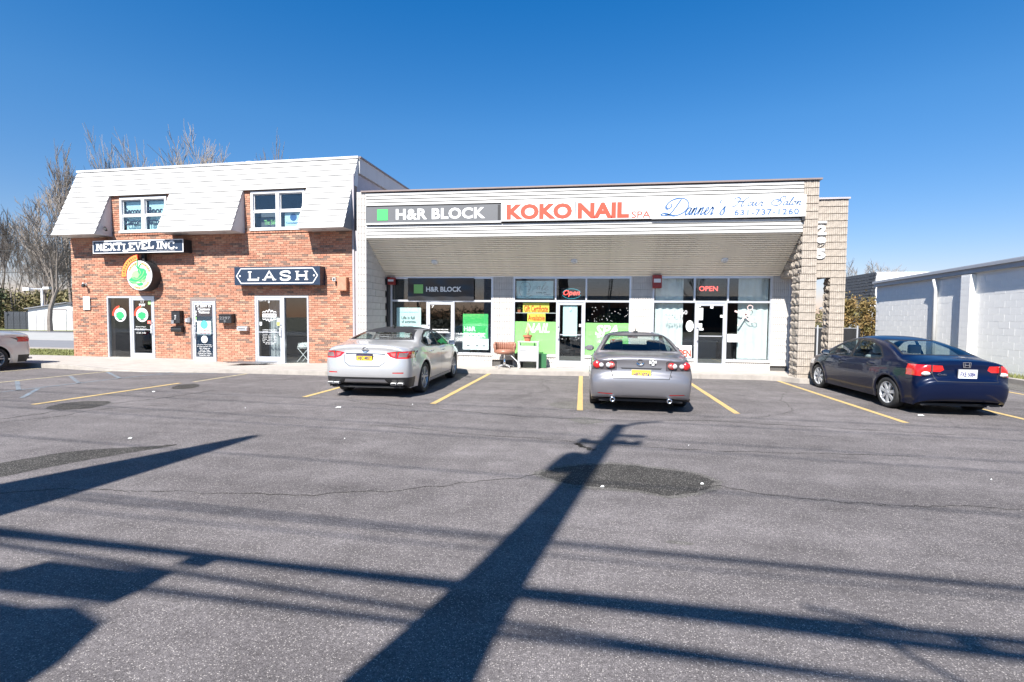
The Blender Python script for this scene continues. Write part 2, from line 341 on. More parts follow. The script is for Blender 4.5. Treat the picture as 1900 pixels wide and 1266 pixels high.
# copperplate-like script: strokes per letter with advance (x-height 1, ascender 2)
SC={'a':(1.15,[[(.85,.8),(.55,1),(.2,.75),(.08,.3),(.3,.02),(.6,.25),(.9,.95),(.82,.3),(.95,.02),(1.2,.3)]]),
'n':(1.2,[[(0,.3),(.22,.95),(.28,.7),(.15,0)],[(.18,.3),(.5,.9),(.72,.92),(.72,.6),(.66,.15),(.82,.02),(1.15,.3)]]),
'e':(.85,[[(.0,.3),(.45,.55),(.62,.85),(.45,1),(.2,.75),(.15,.3),(.38,.02),(.65,.12),(.9,.35)]]),
'r':(.85,[[(0,.3),(.3,.9),(.38,1.05),(.42,.88),(.65,.85),(.6,.5),(.55,.15),(.7,.02),(.9,.3)]]),
's':(.8,[[(0,.2),(.42,1.0),(.5,.7),(.62,.3),(.4,.0),(.1,.1),(.15,.25)]]),
'i':(.6,[[(0,.3),(.25,.95),(.22,.3),(.35,.02),(.6,.3)],[(.36,1.35),(.40,1.42)]]),
'l':(.65,[[(0,.3),(.45,1.3),(.55,1.95),(.4,2.0),(.25,1.3),(.2,.3),(.35,.02),(.65,.3)]]),
'o':(.95,[[(.5,.98),(.15,.7),(.1,.25),(.35,.02),(.65,.3),(.68,.75),(.45,1),(.6,.8),(1.0,.85)]]),
'D':(2.3,[[(1.25,1.95),(1.0,1.0),(.75,.25),(.35,.0),(-.1,.1),(.2,.28),(.8,.05),(1.4,0),(2.0,.5),(2.1,1.3),(1.6,1.95),(.9,2.05),(.3,1.7),(.1,1.1),(.35,.8),(.6,1.05),(.5,1.4)]]),
'H':(2.2,[[(.1,1.3),(-.1,1.7),(.3,2.0),(.8,1.75),(.75,.9),(.5,.2),(.1,0),(-.2,.2)],[(2.1,2.0),(1.7,1.6),(1.45,.8),(1.35,.15),(1.6,.0),(1.9,.25)],[(.2,.95),(.9,1.1),(1.6,1.0)]]),
'S':(1.7,[[(1.5,1.5),(1.6,1.9),(1.25,2.05),(.9,1.7),(.95,1.2),(1.2,.7),(1.0,.15),(.5,0),(-.1,.3),(-.2,.9),(.2,1.3),(.7,1.25),(.8,.9),(.5,.75)]])}
def script_word(mb,word,x0,x1,z0,h,y,wmin,wmax,depth=.006):
    tot=sum(SC[c][0] for c in word); u=(x1-x0-.35*h*.5)/tot; x=x0; k=h/2.0
    for c in word:
        adv,sts=SC[c]
        for st in sts: ribbon(mb,[(x+p[0]*u+p[1]*k*.35,z0+p[1]*k) for p in st],wmin,y,depth,nib=(wmin,wmax))
        x+=adv*u
rnd=random.Random(7)
# ================================================================== ground
def sheet(name,pts,z,m,parent=None,thick=0):
    mb=MB(); n=len(pts)
    if thick:
        vs=[(p[0],p[1],z) for p in pts]+[(p[0],p[1],z-thick) for p in pts]
        mb.add(vs,[tuple(range(n))]+[(i,i+n,(i+1)%n+n,(i+1)%n) for i in range(n)])
    else: mb.add([(p[0],p[1],z) for p in pts],[tuple(range(n))])
    me=mb.mesh(name,m)
    fixn(me); 
    if me.polygons[0].normal.z<0: me.flip_normals()
    return link(name,me,parent)
struct(sheet('ground',[(-900,-500),(900,-500),(900,1400),(-900,1400)],-.02,'land'))
lot=struct(sheet('parking_lot',[(-60,-6.5),(40,-6.5),(40,45),(13.2,45),(11.3,30),(-16.2,15.2),(-60,15.2)],0,'asphalt'))
def stripe(x0,y0,x1,y1,wd,m,name='parking_line'):
    a=Vector((x0,y0)); b=Vector((x1,y1)); d=(b-a).normalized(); n=Vector((-d.y,d.x))*wd/2; mb=MB(); r=random.Random(int(x0*100+y0*10))
    k=max(2,int((b-a).length/.25)); vs=[]
    for i in range(k+1):
        p=a.lerp(b,i/k); j=r.uniform(-.006,.006); vs+=[(p.x+n.x*(1+j*10),p.y+n.y,.004),(p.x-n.x*(1+r.uniform(-.06,.06)),p.y-n.y,.004)]
    mb.add(vs,[(2*i,2*i+1,2*i+3,2*i+2) for i in range(k)]); me=mb.mesh(name,m); fixn(me)
    if me.polygons[0].normal.z<0: me.flip_normals()
    return link(name,me,lot)
for a in [(-2.86,14.52,-2.87,9.17),(-.26,14.55,-.17,9.05),(2.5,14.72,2.5,9.29),(4.94,14.76,4.97,9.0),(7.25,14.6,7.15,9.2),(-5.57,12.9,-5.58,9.43)]: stripe(*a,.105,'yline')
stripe(9.6,16.2,9.62,10.4,.1,'yline')
stripe(-9.32,12.9,-9.36,11.0,.1,'yfade'); stripe(-9.5,10.75,-9.66,7.65,.11,'yline')
stripe(-13.3,12.6,-13.55,7.9,.10,'yfade'); stripe(-15.84,12.75,-16.1,8.3,.10,'yfade'); 
for a in [(-11.5,12.85,-11.8,8.3),(-13.2,12.4,-11.55,11.2),(-13.25,11.4,-11.6,10.2),(-13.3,10.2,-11.7,9.0),(-13.4,9.1,-11.8,7.9),(-11.5,12.0,-10.2,12.85),(-11.6,9.3,-10.6,8.2)]: stripe(*a,.08,'bline')
def patch(pts,m,z,name='asphalt_patch'):
    pts=[(p.x,p.y) for p in smooth_pts(list(pts)+[pts[0]],8)[:-1]]; r=random.Random(len(pts))
    cx=sum(p[0] for p in pts)/len(pts); cy=sum(p[1] for p in pts)/len(pts)
    pts=[(p[0]+(p[0]-cx)*r.uniform(-.035,.035),p[1]+(p[1]-cy)*r.uniform(-.035,.035)) for p in pts]
    return sheet(name,pts,z,m,lot)
patch([(-.58,5.26),(-.3,4.93),(.04,4.85),(.44,4.84),(.75,4.74),(1.04,4.91),(1.30,5.26),(1.12,5.58),(.64,5.75),(.16,5.79),(-.34,5.56)],'patchpale',.003)
patch([(-.51,5.24),(-.27,5.0),(.04,4.93),(.44,4.9),(.72,4.80),(.99,4.95),(1.22,5.25),(1.09,5.52),(.62,5.68),(.16,5.72),(-.30,5.50)],'patch',.006)
patch([(-.80,9.62),(-.4,10.05),(.2,9.85),(.1,9.28),(-.5,9.2)],'patchpale',.002)
patch([(-.36,8.23),(-.1,8.45),(.24,8.15),(-.08,7.89)],'patchpale',.002)
patch([(-9.3,7.8),(-9.15,8.15),(-8.64,8.17),(-8.38,7.6),(-8.66,7.35),(-9.1,7.4)],'patch',.002)
patch([(-6.3,4.2),(-6.15,4.75),(-5.9,5.15),(-5.35,5.45),(-5.0,5.6),(-5.36,4.98),(-5.57,4.5),(-5.75,4.1)],'patch',.002)
patch([(-9.3,10.45),(-9.1,10.75),(-8.7,10.4),(-8.6,9.95),(-8.95,9.9)],'patch',.002)
patch([(.55,3.78),(.6,3.82),(.75,3.8),(.70,3.76)],'patchpale',.002)
def crack(pts,wd=.02):
    mb=MB(); r=random.Random(int(abs(pts[0][0])*50)); q=smooth_pts(pts,26); vs=[]; ox=oy=0
    for i,p in enumerate(q):
        d=(q[min(i+1,len(q)-1)]-q[max(i-1,0)]).normalized(); n=Vector((-d.y,d.x))*wd*r.uniform(.25,1)/2; ox=ox*.85+r.uniform(-.03,.03); oy=oy*.85+r.uniform(-.035,.035); o=Vector((ox,oy))
        vs+=[(p.x+o.x+n.x,p.y+o.y+n.y,.003),(p.x+o.x-n.x,p.y+o.y-n.y,.003)]
    mb.add(vs,[(2*i,2*i+1,2*i+3,2*i+2) for i in range(len(q)-1)]); return mb.build('crack','patch',lot)
crack([(-8.9,6.2),(-8.75,6.7),(-8.62,7.2),(-8.45,7.9),(-8.1,8.8),(-7.9,9.9)],.035); crack([(-8.5,6.3),(-8.2,6.9),(-8.1,7.5),(-7.4,8.2)],.02)
crack([(-6.2,3.4),(-4.6,4.0),(-3.2,4.1),(-1.8,4.5),(-.5,5.2)],.016); crack([(-4.5,9.2),(-2.2,8.6),(-.4,8.3),(2.0,8.5),(5.2,8.2)],.022)
crack([(-3.2,7.2),(-1.3,6.9),(1.2,6.6),(3.8,6.8)],.018); crack([(1.2,5.2),(2.4,4.9),(3.8,5.0),(5.4,4.6)],.018); crack([(2.6,8.9),(3.6,9.9),(3.9,11.2),(4.4,12.5)],.02)
crack([(-7.0,12.2),(-8.5,11.6),(-9.6,11.8),(-11.2,11.2)],.03); crack([(-1.6,10.4),(-.9,11.4),(-1.2,12.6),(-.8,13.7)],.02); crack([(-.16,6.66),(-.05,6.5),(.05,6.34)],.09)
mb=MB()
r=random.Random(3)
for (x,y,s) in [(-4.35,8.44,.05),(.13,4.92,.018),(1.09,5.18,.016),(5.59,9.73,.05),(-8.89,9.37,.03),(-5.82,5.76,.025)]+[(r.uniform(-6,6),r.uniform(3,9),r.uniform(.004,.008)) for _ in range(5)]:
    mb.add([(x-s,y-s*.5,.01),(x+s,y-s*.4,.012),(x+s*.8,y+s*.5,.02),(x-s*.7,y+s*.6,.014),(x,y,.026)],[(0,1,4),(1,2,4),(2,3,4),(3,0,4)])
tag(mb.build('litter','paper'),kind='stuff',label='scraps of pale litter and pebbles on the asphalt',cat='litter')
# kerbed sidewalk along the shops
def sidewalk(name,front,back):
    n=len(front); mb=MB(); vs=[]
    for (x,y,z) in front: vs+=[(x,y,-.02),(x,y+.02,z-.012),(x,y+.035,z),(x,y+.15,z)]
    for i in range(n-1):
        for j in range(3): mb.add([vs[4*i+j],vs[4*i+4+j],vs[4*i+5+j],vs[4*i+1+j]],[(0,1,2,3)],1)
    for i in range(n-1):
        a=front[i];b=front[i+1]; mb.quad((a[0],a[1]+.15,a[2]-.0015),(b[0],b[1]+.15,b[2]-.0015),(b[0],back[i+1][0],back[i+1][1]),(a[0],back[i][0],back[i][1]),0)
    o=mb.build(name,['concrete','curb']); return struct(o)
xs=[(-26,12.95,.13,15.35,.13),(-16.5,12.95,.13,15.6,.13),(-15,12.8,.12,15.7,.13),(-14.2,12.65,.10,15.8,.14),(-13.4,12.6,.05,15.8,.14),(-12.2,12.6,.03,15.8,.08),(-11.2,12.75,.04,15.8,.02),(-10.4,12.85,.09,15.8,.04),(-9.3,12.95,.11,15.8,.08),(-8,12.95,.12,15.8,.12),(-6.62,12.98,.12,15.9,.12)]
sidewalk('sidewalk',[(a,b,c) for a,b,c,d,e in xs],[(d,e) for a,b,c,d,e in xs])
xs=[(-6.6,13.0,.12,15.9,.12),(-5.9,13.25,.12,15.9,.12),(-5.4,13.9,.12,15.9,.12),(-4.8,14.4,.12,15.9,.12),(-3.2,14.5,.11,15.9,.10),(-1.4,14.42,.12,15.9,.11),(0,14.55,.12,15.9,.11),(2,14.65,.125,15.9,.14),(3.9,14.7,.13,15.9,.15),(4.6,14.7,.13,15.9,.16),(5.0,14.55,.13,15.9,.16),(5.3,14.15,.13,15.9,.16),(6.3,13.95,.13,16.2,.16),(7.4,14.0,.13,16.4,.16)]
sidewalk('sidewalk',[(a,b,c) for a,b,c,d,e in xs],[(d,e) for a,b,c,d,e in xs])
# joints in the slab
mb=MB()
for x in [-15.3,-13.8,-12.3,-10.8,-9.3,-7.9,-6.6]: mb.box(x-.008,x+.008,12.93,15.5,.02,.1,0)
for x in [-4.2,-2.2,-.6,1.0,2.6,4.2]:
    mb.box(x-.007,x+.007,14.42,14.75,0,.1325,0)
# side street, verge and land on the left
struct(sheet('grass_verge',[(-70,15.25),(-17.1,15.1),(-17.3,19.3),(-70,19.0)],.05,'grass'))
struct(sheet('street_kerb',[(-90,19.0),(-17.0,19.3),(-17.0,19.75),(-90,19.45)],.09,'curb',thick=.12))
struct(sheet('side_street',[(-130,19.4),(-8,19.7),(-8,26.8),(-130,26.5)],-.008,'road'))
struct(sheet('pale_forecourt',[(-130,26.5),(-8,26.8),(-8,36.5),(-130,36)],.02,'farlot',thick=.1))
struct(sheet('far_lane',[(-130,36),(-8,36.5),(-8,40.0),(-130,39.2)],-.004,'road'))
struct(sheet('far_grass',[(-150,39.2),(-8,40.0),(-8,75),(-150,75)],.04,'grass'))
struct(sheet('road',[(-300,-18),(300,-18),(300,-7.5),(-300,-7.5)],-.008,'road'))
struct(sheet('street_pavement',[(-300,-7.5),(300,-7.5),(300,-6.5),(-300,-6.5)],.03,'concrete',thick=.1))
# right strip in front of the white building
struct(sheet('grass_strip',[(11.25,8),(11.9,8),(11.9,24.3),(11.25,24.3)],.10,'grass'))
struct(sheet('kerb',[(11.0,8),(11.25,8),(11.25,24.3),(11.0,24.3)],.13,'curb',thick=.15))
struct(sheet('gutter',[(9.9,8),(11.0,8),(11.0,24.3),(10.2,24.3)],.006,'patchpale'))
# grass blades
def blades(name,x0,x1,y0,y1,z,n,h,seed,label):
    r=random.Random(seed); mb=MB()
    for _ in range(n):
        x=r.uniform(x0,x1); y=r.uniform(y0,y1); a=r.uniform(0,pi); hh=h*r.uniform(.4,1.2); w_=.012+.01*r.random(); dx=math.cos(a)*w_; dy=math.sin(a)*w_; lx=r.uniform(-.03,.03)
        mb.add([(x-dx,y-dy,z),(x+dx,y+dy,z),(x+lx,y+lx,z+hh)],[(0,1,2)])
    return tag(mb.build(name,'grass'),label,'grass',kind='stuff')
blades('grass',-32,-17.3,15.3,18.9,.05,9000,.07,1,'dry short grass on the verge beside the brick shop')
blades('grass',11.3,11.88,9,24.2,.10,4500,.10,2,'thin dry grass along the foot of the white wall')

# ================================================================== block pieces
def rib_block(wd,hg,dp,ribs,m='block',seed=0,rough=0.,name='block'):
    """scored block: outline in plan with grooves, front face at y=0, body behind; base at z=0"""
    r=random.Random(seed); pts=[]; rw=wd/ribs; g=.013
    for i in range(ribs):
        x0=i*rw+(g/2 if i else 0); x1=(i+1)*rw-(g/2 if i<ribs-1 else 0); d=r.uniform(-rough,rough)
        pts+=[(x0,d),(x1,d)]
        if i<ribs-1: pts+=[(x1+.001,.026),(x1+g-.001,.026)]
    pts+=[(wd,dp),(0,dp)]
    mb=MB(); n=len(pts); vs=[(p[0],p[1],0) for p in pts]+[(p[0],p[1]+(r.uniform(-rough,rough) if p[1]<.01 else 0),hg) for p in pts]
    fs=[tuple(range(n))[::-1],tuple(range(n,2*n))]+[(i,(i+1)%n,(i+1)%n+n,i+n) for i in range(n)]
    mb.add(vs,fs); return mb.mesh(name,m)
def plain_block(wd,hg,dp,m='block',seed=0,rough=.0,nx=1,nz=1,name='block'):
    mb=MB(); r=random.Random(seed); vs=[]
    for j in range(nz+1):
        for i in range(nx+1):
            e=(i in (0,nx)) or (j in (0,nz)); vs.append((wd*i/nx,(r.uniform(-rough,rough*.3) if not e else r.uniform(0,rough*.6)),hg*j/nz))
    fs=[(j*(nx+1)+i,j*(nx+1)+i+1,(j+1)*(nx+1)+i+1,(j+1)*(nx+1)+i) for j in range(nz) for i in range(nx)]
    mb.add(vs,fs); c=[vs[0],vs[nx],vs[-1],vs[-1-nx]]; b=[(0,dp,0),(wd,dp,0),(wd,dp,hg),(0,dp,hg)]
    mb.add(c+b,[(0,4,5,1),(1,5,6,2),(2,6,7,3),(3,7,4,0),(4,7,6,5)]); return mb.mesh(name,m)

# ================================================================== brick building (left)
PL=Vector((-7.381,15.281,0)); RL=(0,-.005,-.023); ML=Matrix.LocRotScale(PL,Euler(RL),None)
def onL(u,v,z): return ML@Vector((u,v,z))
BL=empty('brick_building',PL,RL,'two storey brick shop building with white clapboard mansard roof','building')
WL0,WL1=-10.46,.04
D1=(-9.05,-7.17,.09,2.25); D2=(-5.80,-4.82,-.02,2.17); D3=(-3.40,-1.50,.05,2.25)
W1=(-8.44,-6.58,4.34,5.60); W2=(-3.50,-1.56,4.30,5.62)
OPEN=[D1,D2,D3,W1,W2]
# backing wall (mortar) with real openings
def wall_with_holes(x0,x1,z0,z1,y0,y1,holes,m,name,parent):
    xs=sorted({x0,x1,*[h[0] for h in holes],*[h[1] for h in holes]}); zs=sorted({z0,z1,*[h[2] for h in holes],*[h[3] for h in holes]})
    mb=MB()
    for i in range(len(xs)-1):
        for j in range(len(zs)-1):
            cx=(xs[i]+xs[i+1])/2; cz=(zs[j]+zs[j+1])/2
            if not(x0<cx<x1 and z0<cz<z1): continue
            if any(h[0]<cx<h[1] and h[2]<cz<h[3] for h in holes): continue
            mb.box(xs[i],xs[i+1],y0,y1,zs[j],zs[j+1])
    return mb.build(name,m,parent)
wall_with_holes(WL0,WL1,-.1,5.72,.012,.28,OPEN,'mortar','wall',BL)
BW,BH,MJ=.203,.0572,.0105; row=BH+MJ
KB=['brick_red','brick_orange','brick_pale','brick_dark','brick_rust']
bm_sh={}
def brick_mesh(k,w_=BW):
    key=(k,round(w_,2))
    if key not in bm_sh:
        mb=MB(); c=.004
        mb.add([(c,0,c),(w_-c,0,c),(w_-c,0,BH-c),(c,0,BH-c),(0,c,0),(w_,c,0),(w_,c,BH),(0,c,BH),(0,.05,0),(w_,.05,0),(w_,.05,BH),(0,.05,BH)],
           [(0,1,2,3),(4,5,1,0),(5,6,2,1),(6,7,3,2),(7,4,0,3),(4,8,9,5),(5,9,10,6),(6,10,11,7),(7,11,8,4)])
        bm_sh[key]=mb.mesh('brick',KB[k])
    return bm_sh[key]
rest=MB(); bricks=[]
rb=random.Random(11)
nrow=int((5.70+.02)/row)
prevdark=False
for j in range(nrow):
    z=-.02+j*row
    if z+BH>5.70: break
    x=WL0-(.107 if j%2 else 0)
    spans=[(WL0,WL1)] if z<4.26 else [(-8.8,-6.36),(-3.8,-1.42)]
    while x<WL1:
        a=max(x,WL0); b=min(x+BW,WL1); x+=BW+MJ
        segs=[(a,b)]
        for h in OPEN:
            if h[2]-BH<z<h[3]:
                ns=[]
                for (p,q) in segs:
                    if q<=h[0] or p>=h[1]: ns.append((p,q))
                    else:
                        if p<h[0]: ns.append((p,h[0]))
                        if q>h[1]: ns.append((h[1],q))
                segs=ns
        for (p,q) in segs:
            if q-p<.04: continue
            if not any(p>=s0-.12 and q<=s1+.12 for s0,s1 in spans): continue
            t=rb.random()
            dk=.32 if prevdark else .10
            k=3 if t<dk else (2 if t<dk+.13 else (0 if t<.42+dk*.3 else (4 if t<.55 else 1)))
            prevdark=(k==3)
            bricks.append((p,z,q-p,k,rb.uniform(-.003,.003)))
def keyb(b): P=onL(b[0],0,b[1]); return (P-Vector((0,0,H))).length
full=sorted([b for b in bricks if b[2]>.19],key=keyb)[:300]; fs_=set(map(id,full))
for b in bricks:
    if id(b) in fs_:
        o=link('brick',brick_mesh(b[3]),BL); o.location=(b[0],b[4],b[1])
    else:
        me=brick_mesh(b[3]); s=(b[2])/BW
        rest.add([(v.co.x*s+b[0],v.co.y+b[4],v.co.z+b[1]) for v in me.vertices],[tuple(p.vertices) for p in me.polygons],b[3])
tag(rest.build('brickwork',KB,BL),kind='stuff')
# left end wall of brick and the other walls
MB().box(WL0,WL0+.3,.281,9.5,-.1,6.3).build('side_wall','brick_rust',BL)
DEPTH=11.5
MB().box(-.22,.02,.282,DEPTH,3.6,6.10).box(-.22,.02,.282,DEPTH,-.1,3.6).build('side_wall','greytrim',BL)
MB().box(WL0,.0,DEPTH,DEPTH+.2,-.1,6.3).build('back_wall','greytrim',BL)
MB().box(WL0+.02,.0,.30,DEPTH,6.42,6.5).build('flat_roof','greytrim',BL)
MB().box(-.10,.10,.36,DEPTH+.2,6.12,6.60).build('roof_edge_band','white',BL)
MB().box(-.12,.14,.36,DEPTH+.2,6.602,6.65).build('roof_cap','trim',BL)
# rooms behind the glass
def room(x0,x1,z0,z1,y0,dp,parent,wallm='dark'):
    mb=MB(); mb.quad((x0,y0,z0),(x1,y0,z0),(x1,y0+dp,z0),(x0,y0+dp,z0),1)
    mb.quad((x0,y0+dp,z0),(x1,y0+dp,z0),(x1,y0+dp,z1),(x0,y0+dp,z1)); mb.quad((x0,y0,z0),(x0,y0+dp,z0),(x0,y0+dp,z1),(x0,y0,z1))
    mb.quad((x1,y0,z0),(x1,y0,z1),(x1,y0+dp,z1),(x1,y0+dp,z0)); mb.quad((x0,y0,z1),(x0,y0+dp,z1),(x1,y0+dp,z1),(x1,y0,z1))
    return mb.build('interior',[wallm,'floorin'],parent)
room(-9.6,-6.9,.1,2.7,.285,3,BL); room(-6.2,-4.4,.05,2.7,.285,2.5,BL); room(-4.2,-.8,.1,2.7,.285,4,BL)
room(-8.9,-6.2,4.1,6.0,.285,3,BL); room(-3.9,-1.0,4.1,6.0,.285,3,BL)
# mansard: lapped boards on a slope
MZ0,MZ1,MY0,MY1=4.27,6.60,-.62,.35
def sl(z): t=(z-MZ0)/(MZ1-MZ0); return MY0+(MY1-MY0)*t
MR=MB(); 
BAYS=[(-10.46,-8.76),(-6.42,-3.72),(-1.48,.05)]
ZN=5.68
def slab_slope(mb,x0,x1,z0,z1,th=.03,off=.025,mi=0):
    mb.prismx([(sl(z0)+off,z0),(sl(z1)+off,z1),(sl(z1)+off+th,z1),(sl(z0)+off+th,z0)],x0,x1,mi)
for (a,b) in BAYS:
    # cheeks and underside of each bay
    MR.prismx([(MY0+.03,MZ0),(sl(ZN)+.03,ZN),(.008,ZN),(.008,MZ0)],a,a+.03); MR.prismx([(MY0+.03,MZ0),(sl(ZN)+.03,ZN),(.008,ZN),(.008,MZ0)],b-.03,b)
    MR.box(a+.03,b-.03,MY0+.03,.005,MZ0,MZ0+.03)
MR.box(WL0,.05,sl(ZN)+.05,.005,ZN-.035,ZN-.005)
MR.prismx([(sl(ZN)+.05,ZN-.005),(MY1+.03,MZ1),(.40,MZ1),(.3,ZN)],WL0,WL0+.04); MR.prismx([(sl(ZN)+.05,ZN-.005),(MY1+.03,MZ1),(.40,MZ1),(.3,ZN)],.01,.05)
slab_slope(MR,WL0+.04,.01,ZN-.005,MZ1,off=.03)
mansard=MR.build('mansard_roof','whitepaint',BL)
NR=12; dz=(MZ1-MZ0)/NR
rs=random.Random(5)
for k in range(NR):
    z0=MZ0+k*dz; z1=z0+dz+.015
    runs=BAYS if z0+dz<ZN+.05 else [(-10.46,.05)]
    for (a,b) in runs:
        mb=MB(); j=rs.uniform(-.003,.003)
        mb.prismx([(sl(z0)-.034+j,z0+.0),(sl(z1)-.004,z1),(sl(z1)+.018,z1),(sl(z0)+.016,z0)],a-.004,b+.004)
        o=mb.build('slat','white',mansard)
MB().prismx([(MY1-.06,MZ1-.02),(MY1+.12,MZ1-.02),(MY1+.12,MZ1+.05),(MY1-.06,MZ1+.05)],WL0-.03,.08).build('roof_edge','whitepaint',BL)
MB().box(-10.47,-10.43,-.6,.0,4.272,4.3).build('edge_trim','greytrim',BL)
for x in (-9.7,-5.6,-4.2,-.75): MB().lathe([(.0,4.262),(.06,4.262),(.075,4.268),(.075,4.275)],'z',16,(x,-.33,0)).build('soffit_light','greytrim',BL)
# corner pipe between the buildings
MB().box(.06,.20,-.06,.3,.05,4.25).box(.06,.12,-.1,-.06,.05,6.0).build('corner_trim','greytrim',BL)
# upper windows
def dh_window(x0,x1,z0,z1,parent):
    f=MB(); fw=.075; y0,y1=-.02,.09
    f.box(x0,x1,y0,y1,z1-fw,z1); f.box(x0-.02,x1+.02,y0-.035,y1,z0,z0+fw); f.box(x0,x0+fw,y0,y1,z0+fw,z1-fw); f.box(x1-fw,x1,y0,y1,z0+fw,z1-fw)
    xm=(x0+x1)/2; f.box(xm-.06,xm+.06,y0,y1,z0+fw,z1-fw)
    fr=f.build('window','whiteframe',parent)
    zm=(z0+z1)/2+.0
    for (a,b) in ((x0+fw,xm-.06),(xm+.06,x1-fw)):
        s=MB(); s.box(a,b,.01,.05,zm-.022,zm+.022)
        for (c,d,yy) in ((z0+fw,zm-.022,.012),(zm+.022,z1-fw,.04)):
            s.box(a,a+.03,yy,yy+.03,c,d); s.box(b-.03,b,yy,yy+.03,c,d); s.box(a+.03,b-.03,yy,yy+.03,c,c+.03); s.box(a+.03,b-.03,yy,yy+.03,d-.03,d)
        s.build('sash','whiteframe',fr)
        MB().box(a+.02,b-.02,.03,.034,z0+fw+.02,zm-.01).build('pane','glassup',fr); MB().box(a+.02,b-.02,.056,.060,zm+.01,z1-fw-.02).build('pane','glassup',fr)
    return fr
wn1=dh_window(-8.42,-6.60,4.38,5.57,BL); wn2=dh_window(-3.48,-1.58,4.34,5.59,BL)
# brick-on-edge sills
for (a,b,z) in ((-8.62,-6.4,4.30),(-3.68,-1.4,4.26)):
    x=a
    while x<b:
        o=link('brick',brick_mesh(rb.choice([0,1,4]),.09),BL); o.location=(x,-.03,z-.0); x+=.0985
text('Second',-8.27,-7.60,5.00,5.24,.052,'navy',wn1,bold=.04); text('Floor',-7.42,-6.80,5.00,5.24,.052,'navy',wn1,bold=.04)
text('Custom',-8.27,-7.60,4.64,4.87,.026,'navy',wn1,bold=.04); text('Tattoos',-7.42,-6.72,4.64,4.87,.026,'navy',wn1,bold=.04)
for (a,b) in ((-8.3,-7.6),(-7.4,-6.7)): MB().box(a,b,.13,.14,4.46,5.45).build('blind','palepaper',wn1)
MB().box(-3.3,-1.7,.25,.27,4.45,5.0).build('blind','charcoal',wn2)
po=MB().box(-2.35,-1.75,.10,.105,4.45,4.90).build('poster','palepaper',wn2); text('Consultations',-2.3,-1.8,4.55,4.62,.098,'signblue',po); MB().lathe([(.0,.097),(.12,.097),(.12,.1)],'y',20,(-2.05,0,4.76)).build('emblem','signblue',po)
text('The Salon',-3.1,-2.6,4.55,4.70,.12,'lime',wn2)
# ---- ground floor doors
def alu_bay(x0,x1,z0,z1,parent,fw=.055,y0=-.01,y1=.09,m='alu',name='frame'):
    f=MB(); f.box(x0,x1,y0,y1,z1-fw,z1); f.box(x0,x1,y0,y1,z0,z0+fw*.7); f.box(x0,x0+fw,y0,y1,z0+fw*.7,z1-fw); f.box(x1-fw,x1,y0,y1,z0+fw*.7,z1-fw)
    return f.build(name,m,parent)
def pane(x0,x1,z0,z1,y,parent,m='glass',name='pane'): return MB().box(x0,x1,y,y+.008,z0,z1).build(name,m,parent)
def door(x0,x1,z0,z1,parent,hinge='l',m='alu',midbar=.98,y=.0):
    f=MB(); s=.062; b=.20; t=.075; y0,y1=y-.004,y+.045
    f.box(x0,x0+s,y0,y1,z0,z1); f.box(x1-s,x1,y0,y1,z0,z1); f.box(x0+s,x1-s,y0,y1,z1-t,z1); f.box(x0+s,x1-s,y0,y1,z0,z0+b)
    d=f.build('door',m,parent)
    pane(x0+s,x1-s,z0+b,z1-t,y+.015,d)
    MB().box(x0+s,x1-s,y-.05,y-.03,z0+midbar,z0+midbar+.028).box(x0+s,x0+s+.02,y-.05,y,z0+midbar,z0+midbar+.028).box(x1-s-.02,x1-s,y-.05,y,z0+midbar,z0+midbar+.028).build('push_bar',m,d)
    hx=x1-s/2 if hinge=='l' else x0+s/2
    MB().tube([(hx,y-.01,z0+.85),(hx,y-.07,z0+.88),(hx,y-.07,z0+1.12),(hx,y-.01,z0+1.15)],.013,8).build('handle','chrome' if m!='alu' else 'whiteframe',d)
    MB().lathe([(0,y-.012),(.018,y-.012),(.018,y)],'y',12,(hx,0,z0+1.22)).build('lock','ink',d)
    return d
YD=.02
f1=alu_bay(D1[0],D1[1],D1[2],D1[3],BL); MB().box(-8.15,-8.06,-.008,.088,.13,2.195).build('mullion','alu',f1)
pane(-8.99,-8.15,.14,2.195,.04,f1); dA=door(-8.055,-7.23,.13,2.19,BL,'l')
f2=alu_bay(-5.72,-4.84,.0,2.09,BL,fw=.05); MB().box(-5.80,-5.725,-.0,.1,-.02,2.17).box(-5.725,-4.82,-.0,.1,2.095,2.17).build('door_jamb','trim',BL); dB=door(-5.665,-4.895,.04,2.035,BL,'r')
f3=alu_bay(D3[0],D3[1],D3[2],D3[3],BL); MB().box(-2.44,-2.35,-.008,.088,.09,2.195).build('mullion','alu',f3)
pane(-2.35,-1.56,.09,2.195,.04,f3); dC=door(-3.34,-2.445,.09,2.19,BL,'l')
MB().box(-5.6,-4.95,.03,.034,.25,1.95).build('window_film','navy',dB)
